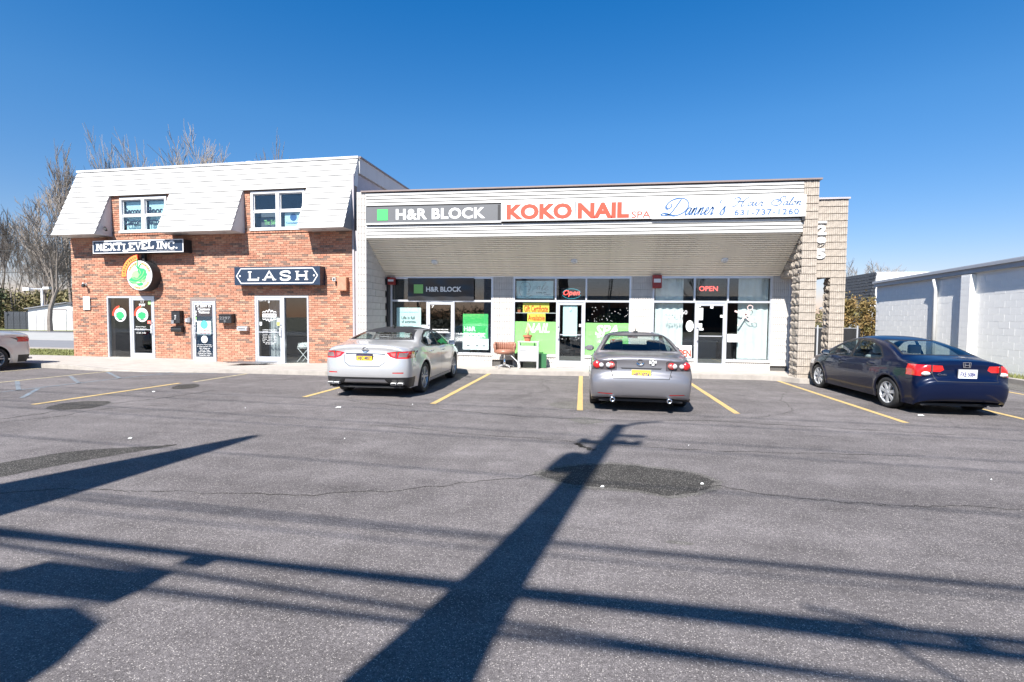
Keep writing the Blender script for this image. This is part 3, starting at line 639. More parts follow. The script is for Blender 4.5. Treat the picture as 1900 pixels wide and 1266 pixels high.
# lettering on the doors
def lines(rows,x0,x1,ztop,h,gap,y,m,parent,bold=.01):
    z=ztop
    for s,f in rows:
        c=(x0+x1)/2; w_=(x1-x0)/2*f; text(s,c-w_,c+w_,z-h,z,y,m,parent,bold=bold,depth=.003); z-=h+gap
text('11',-7.70,-7.60,2.03,2.10,.01,'signwhite',dA); text('2297',-7.78,-7.53,1.91,2.00,.01,'signwhite',dA,bold=.04)
MB().box(-7.42,-7.31,.008,.01,1.98,2.09).build('sticker','lime',dA)
lines([('Smoke & Vapor',.9),('Glass Tobacco',1),('Open Daily',.7),('10 AM - 9 PM',.8)],-7.95,-7.5,1.24,.045,.025,.01,'signwhite',dA)
MB().box(-7.46,-7.34,.008,.01,1.33,1.42).build('sticker','neonred',dA)
MB().box(-7.42,-7.31,.08,.1,1.02,1.35).build('notice','paper',dA)
text('C 2297 D',-5.56,-5.02,1.88,1.95,.01,'signwhite',dB,bold=.04); text('Custom',-5.52,-5.06,1.78,1.86,.01,'signwhite',dB,bold=.04); text('Tattoos',-5.50,-5.08,1.68,1.76,.01,'signwhite',dB,bold=.04)
p=MB().box(-5.55,-5.03,.008,.011,.96,1.43).build('poster','palepaper',dB); text('Conception',-5.50,-5.08,1.08,1.15,.007,'signred',p); text('Reimagined',-5.50,-5.08,.99,1.06,.007,'signred',p); MB().lathe([(0,.004),(.14,.004),(.14,.007)],'y',20,(-5.29,0,1.31)).build('emblem','teal',p)
MB().lathe([(0,.006),(.12,.006),(.12,.009)],'y',24,(-5.29,0,.82)).build('emblem','signwhite',dB)
lines([('Custom Tattooing',.9),('By Appointment Only',1),('No Walk-ins',.7),('Call or Text',.65),('631 828 2297',.8),('Follow us online',.9),('Second floor studio',.7)],-5.57,-5.01,.66,.038,.020,.01,'signwhite',dB)
for z,m_ in ((1.70,'paper'),(1.60,'paper'),(1.49,'lime'),(1.40,'paper')): MB().box(-5.64,-5.57,.006,.009,z,z+.07).build('sticker',m_,dB)
# salon emblem on door C
em=MB(); 
for sgn in (1,-1):
    for dx in (-.20,-.1,0,.1,.20): ribbon(em,[(-2.89+dx-.05,1.62+sgn*.10),(-2.89+dx,1.62+sgn*(.20-abs(dx)*.35)),(-2.89+dx+.05,1.62+sgn*.10)],.022,.01,.003)
em.box(-3.14,-2.64,.007,.01,1.56,1.68); em.build('emblem','signwhite',dC)
text('LASH',-3.09,-2.69,1.59,1.65,.006,'charcoal',dC); text('lounge',-2.99,-2.79,1.48,1.53,.01,'signwhite',dC)
text('0',-2.93,-2.87,2.02,2.10,.01,'signwhite',dC); text('2297 - A',-3.24,-3.0,2.08,2.105,.01,'signwhite',dC)
lines([('OPEN HOURS',.95),('Sunday      Closed',.95),('Monday   10am - 6pm',1),('Tuesday  10am - 8pm',1),('Wed  10am - 8pm',1),('Thurs  10am - 8pm',1),('Friday  10am - 8pm',1),('Sat   9am - 5pm',1),('By appointment',.9),('631 555 2297',.6)],-3.15,-2.63,1.17,.034,.016,.01,'signwhite',dC)
for x,z,m_ in ((-2.60,1.42,'paper'),(-2.62,1.30,'yellow'),(-3.24,1.30,'paper')): MB().box(x,x+.08,.006,.009,z,z+.11).build('sticker',m_,dC)
# curtain and fur stool inside the lash shop
def curtain(x0,x1,z0,z1,y,parent,amp=.03,wl=.12,m='curtain',name='curtain'):
    mb=MB(); n=max(8,int((x1-x0)/wl*6)); vs=[]
    for i in range(n+1):
        x=x0+(x1-x0)*i/n; yy=y+amp*math.sin(2*pi*(x-x0)/wl)
        vs+=[(x,yy,z0),(x,yy,z1)]
    mb.add(vs,[(2*i,2*i+2,2*i+3,2*i+1) for i in range(n)]); return mb.build(name,m,parent,smooth=True)
curtain(-3.25,-2.75,.15,2.25,.5,BL,m='seatgrey')
st=empty('fur_stool',onL(-1.95,.55,.10),RL,'white fluffy stool on crossed metal legs behind the glass of the eyelash shop','stool')
mb=MB(); r=random.Random(4)
mb.lathe([(0,.62),(.14,.63),(.22,.58),(.26,.50),(.22,.44),(0,.43)],'z',20)
for _ in range(900):
    a=r.uniform(0,2*pi); q=r.uniform(.1,1); rr=.25*math.sqrt(q); z=.45+.17*r.random(); x=math.cos(a)*rr; y=math.sin(a)*rr
    mb.add([(x,y,z),(x+.012,y,z),(x*1.2,y*1.2,z+r.uniform(-.05,.05))],[(0,1,2)])
mb.build('seat','whitepaint',st)
for s in (-1,1):
    for t in (-1,1): MB().tube([(s*.22,t*.16,.0),(-s*.2,t*.16,.46)],.011,6).build('leg','whiteframe',st)
# mat at the door
tag(MB().box(-3.9,-2.55,-.75,-.12,.125,.137).build('door_mat','charcoal'),'dark doormat on the sidewalk before the eyelash shop door','mat').matrix_world=ML

# ---- signs and fittings on the brick wall
def boxsign(name,x0,x1,z0,z1,d0,d1,m,label,cat='sign'):
    t=empty(name,onL((x0+x1)/2,0,z0),RL,label,cat); 
    cx=(x0+x1)/2; MB().box(x0-cx,x1-cx,-d1,-d0,0,z1-z0).build('cabinet',m,t)
    return t,cx
nl,cx=boxsign('shop_sign',-9.15,-5.68,3.665,4.085,.0,.35,'ink','long navy light box sign with white slab letters over the round green emblem sign','sign')
MB().box(-9.15-cx,-5.68-cx,-.356,-.351,.0,.42).build('border','signwhite',nl); MB().box(-9.12-cx,-5.71-cx,-.361,-.357,.03,.39).build('face','navy',nl)
mb=MB(); w0=-8.98-cx
slab_word(mb,'NEXT',w0,w0+.98,.09,.33,-.361,.062); slab_word(mb,'LEVEL',w0+1.03,w0+2.2,.06,.30,-.361,.060,slope=.08); slab_word(mb,'INC',w0+2.32,w0+2.98,.11,.35,-.361,.058); mb.box(w0+3.03,w0+3.09,-.372,-.361,.11,.16)
mb.build('lettering','signwhite',nl); text('An Independent Tobacco & Vapor Dealer',w0+1.95,w0+3.0,.045,.075,-.361,'signwhite',nl)
ls,cx=boxsign('shop_sign',-3.89,-.92,2.58,3.158,.0,.30,'navy','navy box sign with four wide white serif letters inside a pointed outline')
mb=MB(); a,b=-3.81-cx,-1.0-cx
o8=[(a,.29),(a+.16,.52),(b-.16,.52),(b,.29),(b-.16,.06),(a+.16,.06),(a,.29)]
for i in range(6): ribbon(mb,[o8[i],o8[i+1]],.03,-.301,.005,sm=False,ext=.012)
mb.build('outline','signwhite',ls)
mb=MB()
for i,c in enumerate('LASH'):
    x=a+.40+i*.56; slab_word(mb,c,x,x+.40,.15,.43,-.301,.062,depth=.012)
mb.build('lettering','signwhite',ls)
for x in (a+.12,b-.12): MB().lathe([(0,-.306),(.03,-.306),(.03,-.301)],'y',16,(x,0,.29)).build('dot','signwhite',ls)
# round sign
rsn=empty('round_sign',onL(-7.37,0,2.92),RL,'round white light box sign with green swirl emblem and orange arc','sign')
MB().lathe([(0,0),(.50,0),(.50,-.34),(.485,-.345)],'y',48).build('cabinet','ink',rsn,smooth=False)
MB().lathe([(0,-.35),(.475,-.35),(.485,-.345)],'y',48).build('face','signwhite',rsn)
MB().box(-.06,.06,-.2,-.1,.49,.78).build('bracket','ink',rsn)
arc=MB()
def arcband(mb,r0,r1,a0,a1,y0,y1,n=20,mi=0):
    for i in range(n):
        t0=a0+(a1-a0)*i/n; t1=a0+(a1-a0)*(i+1)/n
        q=[(r0*math.cos(t0),r0*math.sin(t0)),(r1*math.cos(t0),r1*math.sin(t0)),(r1*math.cos(t1),r1*math.sin(t1)),(r0*math.cos(t1),r0*math.sin(t1))]
        mb.prism(q,y0,y1,mi)
arcband(arc,.50,.69,R(95),R(185),-.35,-.28); arc.build('arc_banner','signred',rsn)
ar=MB(); arcband(ar,.515,.675,R(97),R(183),-.356,-.351)
ar.build('arc_face',mat('orange_vinyl',(.75,.28,.06),.5),rsn)
def ring_text(s,rad,a0,a1,size,y,m,parent,bold=.02):
    for i,c in enumerate(s):
        if c==' ': continue
        a=a0+(a1-a0)*(i+.5)/len(s); me=text_mesh(c,-size*.35,size*.35,-size/2,size/2,0,bold=bold,depth=.003,mats=m)
        o=link('letter',me,parent); o.location=(rad*math.cos(a),y,rad*math.sin(a)); o.rotation_euler=(0,-(a-pi/2),0)
ring_text('Centereach',.595,R(180),R(99),.075,-.357,'ink',rsn)
OV=mat('pale_orange_vinyl',(.80,.50,.25),.5)
for q0,q1 in ((100,160),(15,78),(-120,-30)):
    og=MB(); arcband(og,.37,.455,R(q0),R(q1),-.354,-.351); og.build('ring_band',OV,rsn)
ring_text('SMOKE',.41,R(158),R(102),.06,-.356,'signred',rsn); ring_text('VAPORS',.41,R(76),R(17),.06,-.356,'signred',rsn); ring_text('Open 7 Days',.41,R(-118),R(-32),.05,-.356,'signred',rsn)
GA=mat('emblem_green',(.03,.38,.12),.5); GB=mat('emblem_light_green',(.28,.62,.22),.5)
def blob(cx_,cz,rx,rz,y,m,seed=0):
    r=random.Random(seed); n=22; mb=MB(); mb.prism([(cx_+rx*math.cos(2*pi*i/n)*(1+r.uniform(-.1,.1)),cz+rz*math.sin(2*pi*i/n)*(1+r.uniform(-.1,.1))) for i in range(n)],y-.003,y); mb.build('emblem',m,rsn)
blob(-.02,-.06,.30,.24,-.352,GB,1); blob(.10,.05,.19,.20,-.355,GA,2); blob(-.16,-.16,.24,.10,-.355,GA,3); blob(-.1,.03,.10,.12,-.359,GB,4); blob(.02,-.28,.12,.06,-.355,GA,8)
mb=MB()
for q in ([(-.25,-.1),(-.05,-.12),(.12,0),(.2,.15)],[(-.36,-.18),(-.15,-.22),(.05,-.16),(.24,-.02)],[(-.02,.22),(.06,.1),(.0,0)],[(-.3,-.26),(0,-.25),(.2,-.15)]): ribbon(mb,q,.022,-.36,.004)
mb.build('emblem',GB,rsn)
mb=MB()
for q in ([(-.02,.14),(-.05,.3),(-.07,.56)],[(-.02,.2),(.02,.32),(.1,.40)],[(-.04,.22),(-.12,.34),(-.18,.36)]): ribbon(mb,q,.03,-.36,.004)
mb.build('stem',GA,rsn); MB().box(-.12,.14,-.362,-.358,-.235,-.215).build('emblem','signwhite',rsn)
# the same emblem twice on the glass of the first door
for k,(x,pp) in enumerate(((-8.55,f1),(-7.66,dA))):
    y=.03 if k==0 else .008
    e=MB().lathe([(0,y-.006),(.235,y-.006),(.235,y)],'y',28,(x,0,1.62)).build('emblem','signwhite',pp)
    mb=MB()
    for a in range(9):
        t0=R(95+a*10); t1=R(105+a*10); mb.prism([(x+.24*math.cos(t0),1.62+.24*math.sin(t0)),(x+.32*math.cos(t0),1.62+.32*math.sin(t0)),(x+.32*math.cos(t1),1.62+.32*math.sin(t1)),(x+.24*math.cos(t1),1.62+.24*math.sin(t1))],y-.006,y)
    mb.build('emblem','signred',pp)
    mb=MB(); n=20; r=random.Random(k)
    mb.prism([(x-.01+.16*math.cos(2*pi*i/n)*(1+r.uniform(-.12,.12)),1.60+.13*math.sin(2*pi*i/n)*(1+r.uniform(-.12,.12))) for i in range(n)],y-.009,y-.007); ribbon(mb,[(x,1.7),(x-.02,1.8),(x-.03,1.9)],.02,y-.007,.003); mb.build('emblem',GA,pp)
    mb=MB(); mb.box(x-.06,x+.08,y-.009,y-.007,1.44,1.47); mb.build('emblem','ink',pp)
# small fittings
def fit(name,u,z,label,cat):
    return empty(name,onL(u,0,z),RL,label,cat)
t=fit('mailbox',-6.22,1.353,'tall black wall mailbox with small white lettering right of the double door','mailbox')
MB().box(-.16,.16,-.16,0,0,.40).build('box','black',t,bevel=.01); MB().prismx([(-.175,.405),(0,.42),(0,.40),(-.175,.385)],-.17,.17).build('lid','black',t); text('2297',-.03,.03,.12,.27,-.161,'signwhite',t); MB().box(-.13,-.03,-.20,-.162,-.02,.10).build('padlock','metalgrey',t)
t=fit('mailbox',-6.23,1.05,'low black mailbox with curved lid under the taller black one','mailbox')
MB().prismx([(0,0),(-.13,.02),(-.15,.10),(-.12,.18),(0,.21)],-.2,.2).build('box','black',t); MB().box(-.23,.23,-.17,0,.165,.18).build('lid','black',t)
t=fit('intercom',-5.86,1.39,'grey doorbell boxes beside the tattoo parlour door','doorbell')
MB().box(-.10,-.02,-.05,0,0,.12).build('box','alu',t); MB().box(.0,.10,-.07,0,-.01,.15).build('box','metalgrey',t); MB().tube([(-.06,-.02,.12),(-.03,-.04,.22),(.04,-.03,.24),(.05,-.02,.15)],.008,6).build('cable','wire',t)
t=fit('mailbox',-4.35,1.365,'square black mailbox with a printed number face right of the tattoo door','mailbox')
MB().box(-.23,.23,-.19,0,0,.28).build('box','black',t,bevel=.01); MB().prismx([(-.205,.27),(0,.31),(0,.28),(-.205,.25)],-.24,.24).build('lid','black',t); text('2297',-.19,.19,.12,.21,-.192,'metalgrey',t); text('B',-.03,.03,.03,.10,-.192,'metalgrey',t)
t=fit('mailbox',-3.80,1.124,'small silver slotted mailbox left of the eyelash shop door','mailbox')
MB().prismx([(0,0),(-.12,0),(-.13,.09),(-.08,.14),(0,.15)],-.18,.18).build('box','alu',t); MB().box(-.12,.12,-.136,-.128,.06,.075).build('slot','ink',t); MB().box(-.19,.19,-.1,0,.145,.155).build('lid','metalgrey',t)
t=fit('security_camera',-9.88,2.66,'small white security camera at the left edge of the brick wall','camera')
MB().lathe([(0,0),(.05,0),(.05,-.03)],'y',12).build('mount','whitepaint',t); MB().tube([(0,-.03,0),(.02,-.12,.04),(.06,-.16,.0)],.025,8).build('body','whitepaint',t); MB().lathe([(0,-.2),(.05,-.19),(.055,-.12)],'y',12,(.07,0,-.05)).build('lens','ink',t)
t=fit('security_camera',-8.95,4.42,'black spotlight camera on the cheek of the left mansard bay','camera')
MB().tube([(.22,-.3,.1),(.27,-.32,.12)],.03,8).build('body','ink',t); MB().tube([(.30,-.34,.08),(.38,-.38,.0)],.035,8).build('lens','ink',t)
t=fit('wall_notice',-9.83,1.79,'small white parking notice on two dark rods left on the brick wall','notice')
MB().box(-.135,.135,-.05,-.03,0,.45).build('plate','paper',t,bevel=.006); lines([('PRIVATE',.8),('PARKING',.8),('CUSTOMERS',.9),('ONLY',.5)],-.12,.12,.40,.04,.05,-.051,'lime',t)
for z in (.12,.40): MB().tube([(-.36,-.02,z),(.40,-.02,z)],.014,6).build('rod','trim',t)
t=fit('floodlight',-.55,2.74,'small square white floodlight between the pointed outline sign and the electric box','light')
MB().box(-.05,.05,-.13,-.09,-.04,.07).build('housing','whitepaint',t); MB().box(-.03,.03,-.134,-.13,-.02,.05).build('lens','ink',t); MB().box(-.015,.015,-.09,0,-.06,-.02).build('bracket','trim',t)
t=fit('electric_box',-.27,2.40,'brick coloured painted electric box at the right end of the brick wall','electric box')
MB().box(-.15,.15,-.16,0,0,.42).build('cabinet',mat('terracotta_paint',(.50,.215,.12),.6,var=.05),t,bevel=.008); MB().box(-.13,.13,-.166,-.161,.02,.40).build('door','brick_orange',t)
# ================================================================== one storey shop building (right)
FY=15.771
SB=empty('shop_building',(0,FY,0),(0,0,0),'long one storey shop building with slatted white canopy and stone corner','building')
def onR(u,v,z): return Vector((u,FY+v,z))
XL,XR=-6.47,5.29; ZH=2.88
PIERS=[(-3.02,-2.38),(1.16,1.78),(5.10,5.58)]
ZB=.10
# dwarf wall, piers: scored blocks laid in courses over a core
core=MB(); core.box(XL,5.58,.06,.25,-.1,.45); 
for a,b in PIERS: core.box(a+.01,b-.01,.05,.3,.45,ZH)
core.box(-6.46,-6.34,.05,.3,.45,ZH); core.build('wall','joint_slatshade',SB)
CH=.198
rbm={}
def rbget(w_,h_,m='block',ribs=None,rough=0,v=0,dp=.07,name='block'):
    k=(round(w_,2),round(h_,3),m,ribs,rough,v,dp)
    if k not in rbm: rbm[k]=rib_block(w_,h_,dp,ribs or max(2,round(w_/.05)),m,seed=v+int(w_*100),rough=rough,name=name)
    return rbm[k]
rr=random.Random(9)
def course(x0,x1,z,h,parent,y=0,m='block',off=0,v=3,rough=0,dp=.07,lw=.40):
    x=x0-(off*lw/2)
    while x<x1-.02:
        a=max(x,x0); b=min(x+lw,x1)
        if b-a>.03:
            if b-a<.1 : pass
            o=link('block',rbget(b-a-.006,h-.006,m,None,rough,rr.randrange(v),dp),parent); o.location=(a,y+rr.uniform(-.002,.002),z)
        x+=lw
for a,b in PIERS:
    for k in range(13):
        z=ZH-(k+1)*CH
        course(a,b,z,CH,SB,off=(k%2)*.5+.2,lw=.42)
for (a,b,zt) in ((-6.34,-5.14,.46),(-4.25,-3.02,.46),(-2.38,-1.05,.45),(-.19,1.16,.45),(1.78,3.0,.42),(3.86,5.10,.42)):
    course(a,b,.02,zt-.03-.17,SB,lw=.42); course(a,b,zt-.03-.15,.15,SB,off=1,lw=.42)
    MB().box(a,b,-.03,.08,zt-.03,zt+.02).build('sill','block',SB)
# storefront glazing
def storefront(x0,x1,dx0,dx1,ztr,zs,panes_top,parent):
    f=MB(); fw=.05; y0,y1=.0,.09; zt=ZH-.02
    f.box(x0,x1,y0,y1,zt-fw,zt); f.box(x0,x0+fw,y0,y1,zs,zt-fw); f.box(x1-fw,x1,y0,y1,zs,zt-fw); f.box(x0+fw,x1-fw,y0,y1,ztr-.03,ztr+.03)
    f.box(x0+fw,dx0-.05,y0,y1,zs,zs+.04); f.box(dx1+.05,x1-fw,y0,y1,zs,zs+.04)
    for x in (dx0,dx1): f.box(x-.05 if x==dx0 else x,x if x==dx0 else x+.05,y0-.003,y1,.12,ztr-.03)
    xs_=[x0+fw]+panes_top+[x1-fw]
    for x in panes_top: f.box(x-.025,x+.025,y0,y1,ztr+.03,zt-fw)
    fr=f.build('window','alu',parent)
    for i in range(len(xs_)-1): pane(xs_[i]+(.025 if i else 0),xs_[i+1]-(.025 if i<len(xs_)-2 else 0),ztr+.03,zt-fw,.04,fr)
    pane(x0+fw,dx0-.05,zs+.04,ztr-.03,.04,fr); pane(dx1+.05,x1-fw,zs+.04,ztr-.03,.04,fr)
    return fr
S1=storefront(-6.34,-3.02,-5.10,-4.29,2.12,.47,[],SB)
S2=storefront(-2.38,1.16,-1.01,-.23,2.13,.46,[-1.08,-.16],SB)
S3=storefront(1.78,5.10,3.04,3.84,2.13,.43,[2.97,3.90],SB)
d1=door(-5.10,-4.29,.13,2.08,SB,'r',y=.01); d2=door(-1.01,-.23,.12,2.09,SB,'r',y=.01); d3=door(3.04,3.84,.14,2.09,SB,'r',y=.01)
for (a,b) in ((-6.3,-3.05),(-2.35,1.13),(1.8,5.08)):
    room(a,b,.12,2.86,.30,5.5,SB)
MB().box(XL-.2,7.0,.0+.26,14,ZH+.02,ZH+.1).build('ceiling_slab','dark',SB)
MB().box(XL,5.6,13.8,14,-.1,4.9).box(5.58,5.75,.3,14,-.1,4.9).build('back_wall','greytrim',SB)
MB().box(XL-.3,5.6,.2,14,4.92,5.0).build('flat_roof','greytrim',SB)
MB().box(-6.34,5.10,-.0,.2,ZH-.02,ZH+.3).build('header','alu',SB)
# soffit: sloping slats between glazing head and fascia foot
SY0,SZ0,SY1,SZ1=-1.50,3.87,-.01,2.88
ns=22
sofb=MB(); sofb.add([(XL,SY0,SZ0+.05),(XR,SY0,SZ0+.05),(XR,SY1+.05,SZ1+.06),(XL,SY1+.05,SZ1+.06)],[(0,1,2,3)]); soffit=sofb.build('canopy_soffit','joint_slatshade',SB)
dirv=Vector((SY1-SY0,SZ1-SZ0)); ln=dirv.length; dirv.normalize(); nv=Vector((dirv.y,-dirv.x))
step=ln/ns
mb=MB()
P=lambda s,d:(SY0+dirv.x*s+nv.x*d,SZ0+dirv.y*s+nv.y*d)
mb.prismx([P(.034,-.05),P(.035,.0),P(step-.001,.004),P(step,-.05)],XL,XR)
sm_=mb.mesh('slat','soffit')
for i in range(ns):
    o=link('slat',sm_,soffit); o.location=(0,dirv.x*step*i,dirv.y*step*i)
for (x,v,z) in ((-4.70,-.6,3.43),(-.515,-.6,3.435),(3.63,-.6,3.41)):
    l=MB().lathe([(0,-.035),(.05,-.035),(.085,-.02),(.10,.0),(.10,.02)],'z',20).lathe([(.04,-.05),(.055,-.05),(.055,-.03),(.04,-.03)],'z',16)
    s=(v-SY0)/dirv.x; q=P(s,.02); o=l.build('soffit_light','signwhite',SB,smooth=True); o.location=(x,q[0],q[1]); o.rotation_euler=(math.atan2(dirv.y,dirv.x),0,0)
# fascia
FZ0,FZ1=3.87,5.17
fas=MB().box(XL,XR,SY0+.038,-1.2,FZ0,FZ1).build('canopy_fascia','joint_slatshade',SB)  # backing coloured dark so the slat gaps look shaded
def fslats(z0,n,h):
    mb=MB(); mb.prismx([(SY0+.04,.0),(SY0-.012,.0),(SY0-.004,h-.024),(SY0+.04,h-.020)],XL,XR); m_=mb.mesh('slat','white')
    for i in range(n):
        o=link('slat',m_,fas); o.location=(0,0,z0+i*h)
fslats(3.87,4,.0925); fslats(4.79,4,.095)
MB().box(XL-.15,XR+.42,SY0-.05,-1.1,5.175,5.215).build('roof_cap','trim',SB)
MB().box(XL,XR,-1.2,-1.15,FZ0,FZ1).box(XL,XR,-1.149,.2,FZ1-.06,FZ1-.02).build('canopy_back','greytrim',SB)
# left wing: scored column and inner block wall
for k in range(26):
    z=.05+k*CH; o=link('block',rbget(.285,CH-.006,'block',6),SB); o.location=(-6.76,-1.50,z)
wb={}
for k in range(15):
    z=.05+k*CH; n=4; 
    for i in range(4):
        # inner side of the wing, facing right; block faces +x
        y0=-1.43+i*.38-(.19 if k%2 else 0); y1=min(y0+.375,0.0); y0=max(y0,-1.43)
        if y1-y0<.04: continue
        key=round(y1-y0,2)
        if key not in wb: wb[key]=MB().box(-.09,0,0,y1-y0,0,CH-.007).mesh('block','block')
        o=link('block',wb[key],SB); o.location=(-6.472+rr.uniform(-.002,.002),y0,z)
for k in range(15,20):
    z=.05+k*CH; o=link('block',MB().box(-.09,0,0,1.4,0,CH-.007).mesh('block','block') if k==15 else o.data,SB); o.location=(-6.474,-1.43,z)
MB().box(-6.755,-6.565,-1.42,.2,-.1,5.15).build('wing_wall','joint_slatshade',SB)
# stone column at the corner
def stone_block(wd,dp,hg,seed):
    """split-face block: scored front (y=0), rough left face (x=0)"""
    r=random.Random(seed); mb=MB(); ribs=max(3,round(wd/.048)); rw=wd/ribs; g=.010; fr=[]
    for i in range(ribs):
        d=r.uniform(-.004,.004); fr+=[(i*rw+(g/2 if i else 0),d),((i+1)*rw-(g/2 if i<ribs-1 else 0),d)]
        if i<ribs-1: fr+=[((i+1)*rw-g*.3,.016),((i+1)*rw+g*.3,.016)]
    n=len(fr); ch=.010
    rows=[(0,ch),(ch,0),(hg-ch,0),(hg,ch)]; vs=[]
    for (z,o) in rows: vs+=[(p[0],p[1]+o,z) for p in fr]
    fs=[(j*n+i,j*n+i+1,(j+1)*n+i+1,(j+1)*n+i) for j in range(3) for i in range(n-1)]
    mb.add(vs,fs)
    # rough left side grid
    ny,nz=6,3; vs=[]
    for j in range(nz+1):
        for i in range(ny+1):
            e=j in(0,nz) ; vs.append(((.0 if i==0 else (r.uniform(-.03,.012) if not e else r.uniform(-.004,.02))),dp*i/ny,hg*j/nz))
    mb.add(vs,[(j*(ny+1)+i,(j+1)*(ny+1)+i,(j+1)*(ny+1)+i+1,j*(ny+1)+i+1) for j in range(nz) for i in range(ny)])
    mb.quad((0,.01,hg),(wd,.01,hg),(wd,dp,hg),(0,dp,hg)); mb.quad((0,.01,0),(0,dp,0),(wd,dp,0),(wd,.01,0)); mb.quad((wd,.01,0),(wd,dp,0),(wd,dp,hg),(wd,.01,hg)); mb.quad((0,dp,0),(0,dp,hg),(wd,dp,hg),(wd,dp,0))
    me=mb.mesh('stone_block','stone'); fixn(me); return me
col1=[stone_block(.395,.52,CH-.010,s) for s in range(5)]
colw=[stone_block(.385,.40,CH-.010,s+10) for s in range(4)]
colu=[stone_block(.355,.40,CH-.010,s+20) for s in range(4)]
MB().box(5.31,5.64,-1.46,-1.0,-.05,5.15).box(5.32,5.62,-1.0,.1,2.90,5.15).build('pillar_core','stonedark',SB)
for k in range(26):
    z=.03+k*CH
    if z<2.80:
        o=link('stone_block',rr.choice(col1),SB); o.location=(5.29-.02,-1.50,z)
    else:
        o=link('stone_block',rr.choice(colu),SB); o.location=(5.30,-1.50,z)
        y=-1.09-(.2 if k%2 else 0)
        y=max(y,-1.09)
        while y<.0:
            o=link('stone_block',rr.choice(colu),SB); o.location=(5.30,y,z); y+=.405
# panel wall to the right with its own pillar
XP0,XP1=5.60,7.01
MB().box(5.62,6.97,.05,.35,2.93,4.98).box(6.68,6.96,.05,.35,-.05,2.93).build('panel_core','stonedark',SB)
pan=[stone_block(.352,.40,CH-.010,s+30) for s in range(6)]
pan2=[stone_block(.39,.40,CH-.010,s+40) for s in range(5)]
for k in range(25):
    z=.03+k*CH+.02
    if z+CH>5.05: break
    if z>2.82:
        for i in range(4):
            o=link('stone_block',rr.choice(pan),SB); o.location=(XP0+i*.3535-(0),rr.uniform(-.004,.004),z)
    else:
        o=link('stone_block',rr.choice(pan2),SB); o.location=(6.62,0,z)
MB().box(5.70,7.05,-.04,.42,5.0,5.05).build('roof_cap','greytrim',SB)
nm=MB(); nm.box(-.13,.13,-.039,-.004,1.0,1.055); 
nb=empty('house_number',onR(6.33,0,3.34),(0,0,0),'white vertical house number 2 9 5 on the stone panel wall','number')
nm.build('digit','signwhite',nb)
for i,c in enumerate('295'): text(c,-.12,.12,.66-i*.33+.01,.93-i*.33+.02,-.004,'signwhite',nb,name='digit',bold=.06,depth=.035)

# ================================================================== signs on the fascia
def fsign(x0,x1,z0,z1,label,m,d=.05,name='shop_sign'):
    t=empty(name,onR((x0+x1)/2,SY0,z0),(0,0,0),label,'sign'); c=(x0+x1)/2
    MB().box(x0-c,x1-c,-d,-.0,0,z1-z0).build('panel',m,t); return t,c
hs,c=fsign(-6.46,-2.505,4.285,4.745,'grey fascia sign with bright green square and bold white letters','charcoal',.06)
MB().box(-6.46-c,-2.505-c,-.07,.0,-.045,-.002).build('edge_strip','signwhite',hs)
yf=-.06
MB().box(-6.11-c,-5.79-c,yf-.006,yf,.07,.385).build('logo_square','hrgreen',hs)
text('H&R BLOCK',-5.55-c,-2.955-c,.075,.385,yf,'signwhite',hs,bold=.035,spacing=1.06)
MB().box(-2.60-c,-2.53-c,yf-.004,yf,.02,.44).build('worn_patch','ink',hs)
ks,c=fsign(-2.495,1.53,4.265,4.80,'white fascia sign with large red nail spa letters','signwhite',.09)
text('KOKO',-2.35-c,-.56-c,.035,.455,-.09,'signred',ks,bold=.05); text('NAIL',-.41-c,.945-c,.03,.45,-.09,'signred',ks,bold=.05); text('SPA',1.01-c,1.50-c,.02,.195,-.09,'signred',ks,bold=.005)
MB().box(-.485-c,-.462-c,-.094,-.09,.02,.5).build('seam','charcoal',ks)
ds,c=fsign(1.535,5.315,4.25,4.795,'white fascia sign with blue script lettering and a phone number','signwhite',.10)
mb=MB(); script_word(mb,'D',1.78-c,2.50-c,.08,.43,-.10,.026,.060); script_word(mb,'anner',2.36-c,3.12-c,.085,.38,-.10,.022,.052); script_word(mb,'s',3.22-c,3.42-c,.07,.42,-.10,.024,.055)
ribbon(mb,[(3.27-c,.46),(3.25-c,.38)],.028,-.10,.006,sm=False)
script_word(mb,'H',3.55-c,3.92-c,.285,.22,-.10,.016,.034); script_word(mb,'air',3.90-c,4.32-c,.285,.20,-.10,.014,.030); script_word(mb,'S',4.50-c,4.82-c,.285,.22,-.10,.016,.034); script_word(mb,'alon',4.76-c,5.24-c,.285,.20,-.10,.014,.030)
mb.build('lettering','signblue',ds); text('631-737-1260',3.60-c,5.15-c,.05,.20,-.10,'signblue',ds,bold=.012,spacing=1.15)
MB().box(5.24-c,5.30-c,-.08,.0,-.10,-.002).build('bracket','ink',ds)

# ================================================================== things in the shop windows
def flat(name,x0,x1,z0,z1,v,m,label,cat='poster'):
    c=(x0+x1)/2; t=link(name,MB().box(x0-c,x1-c,-.004,0,0,z1-z0).mesh(name,m)); t.location=onR(c,v,z0); return tag(t,label,cat),c
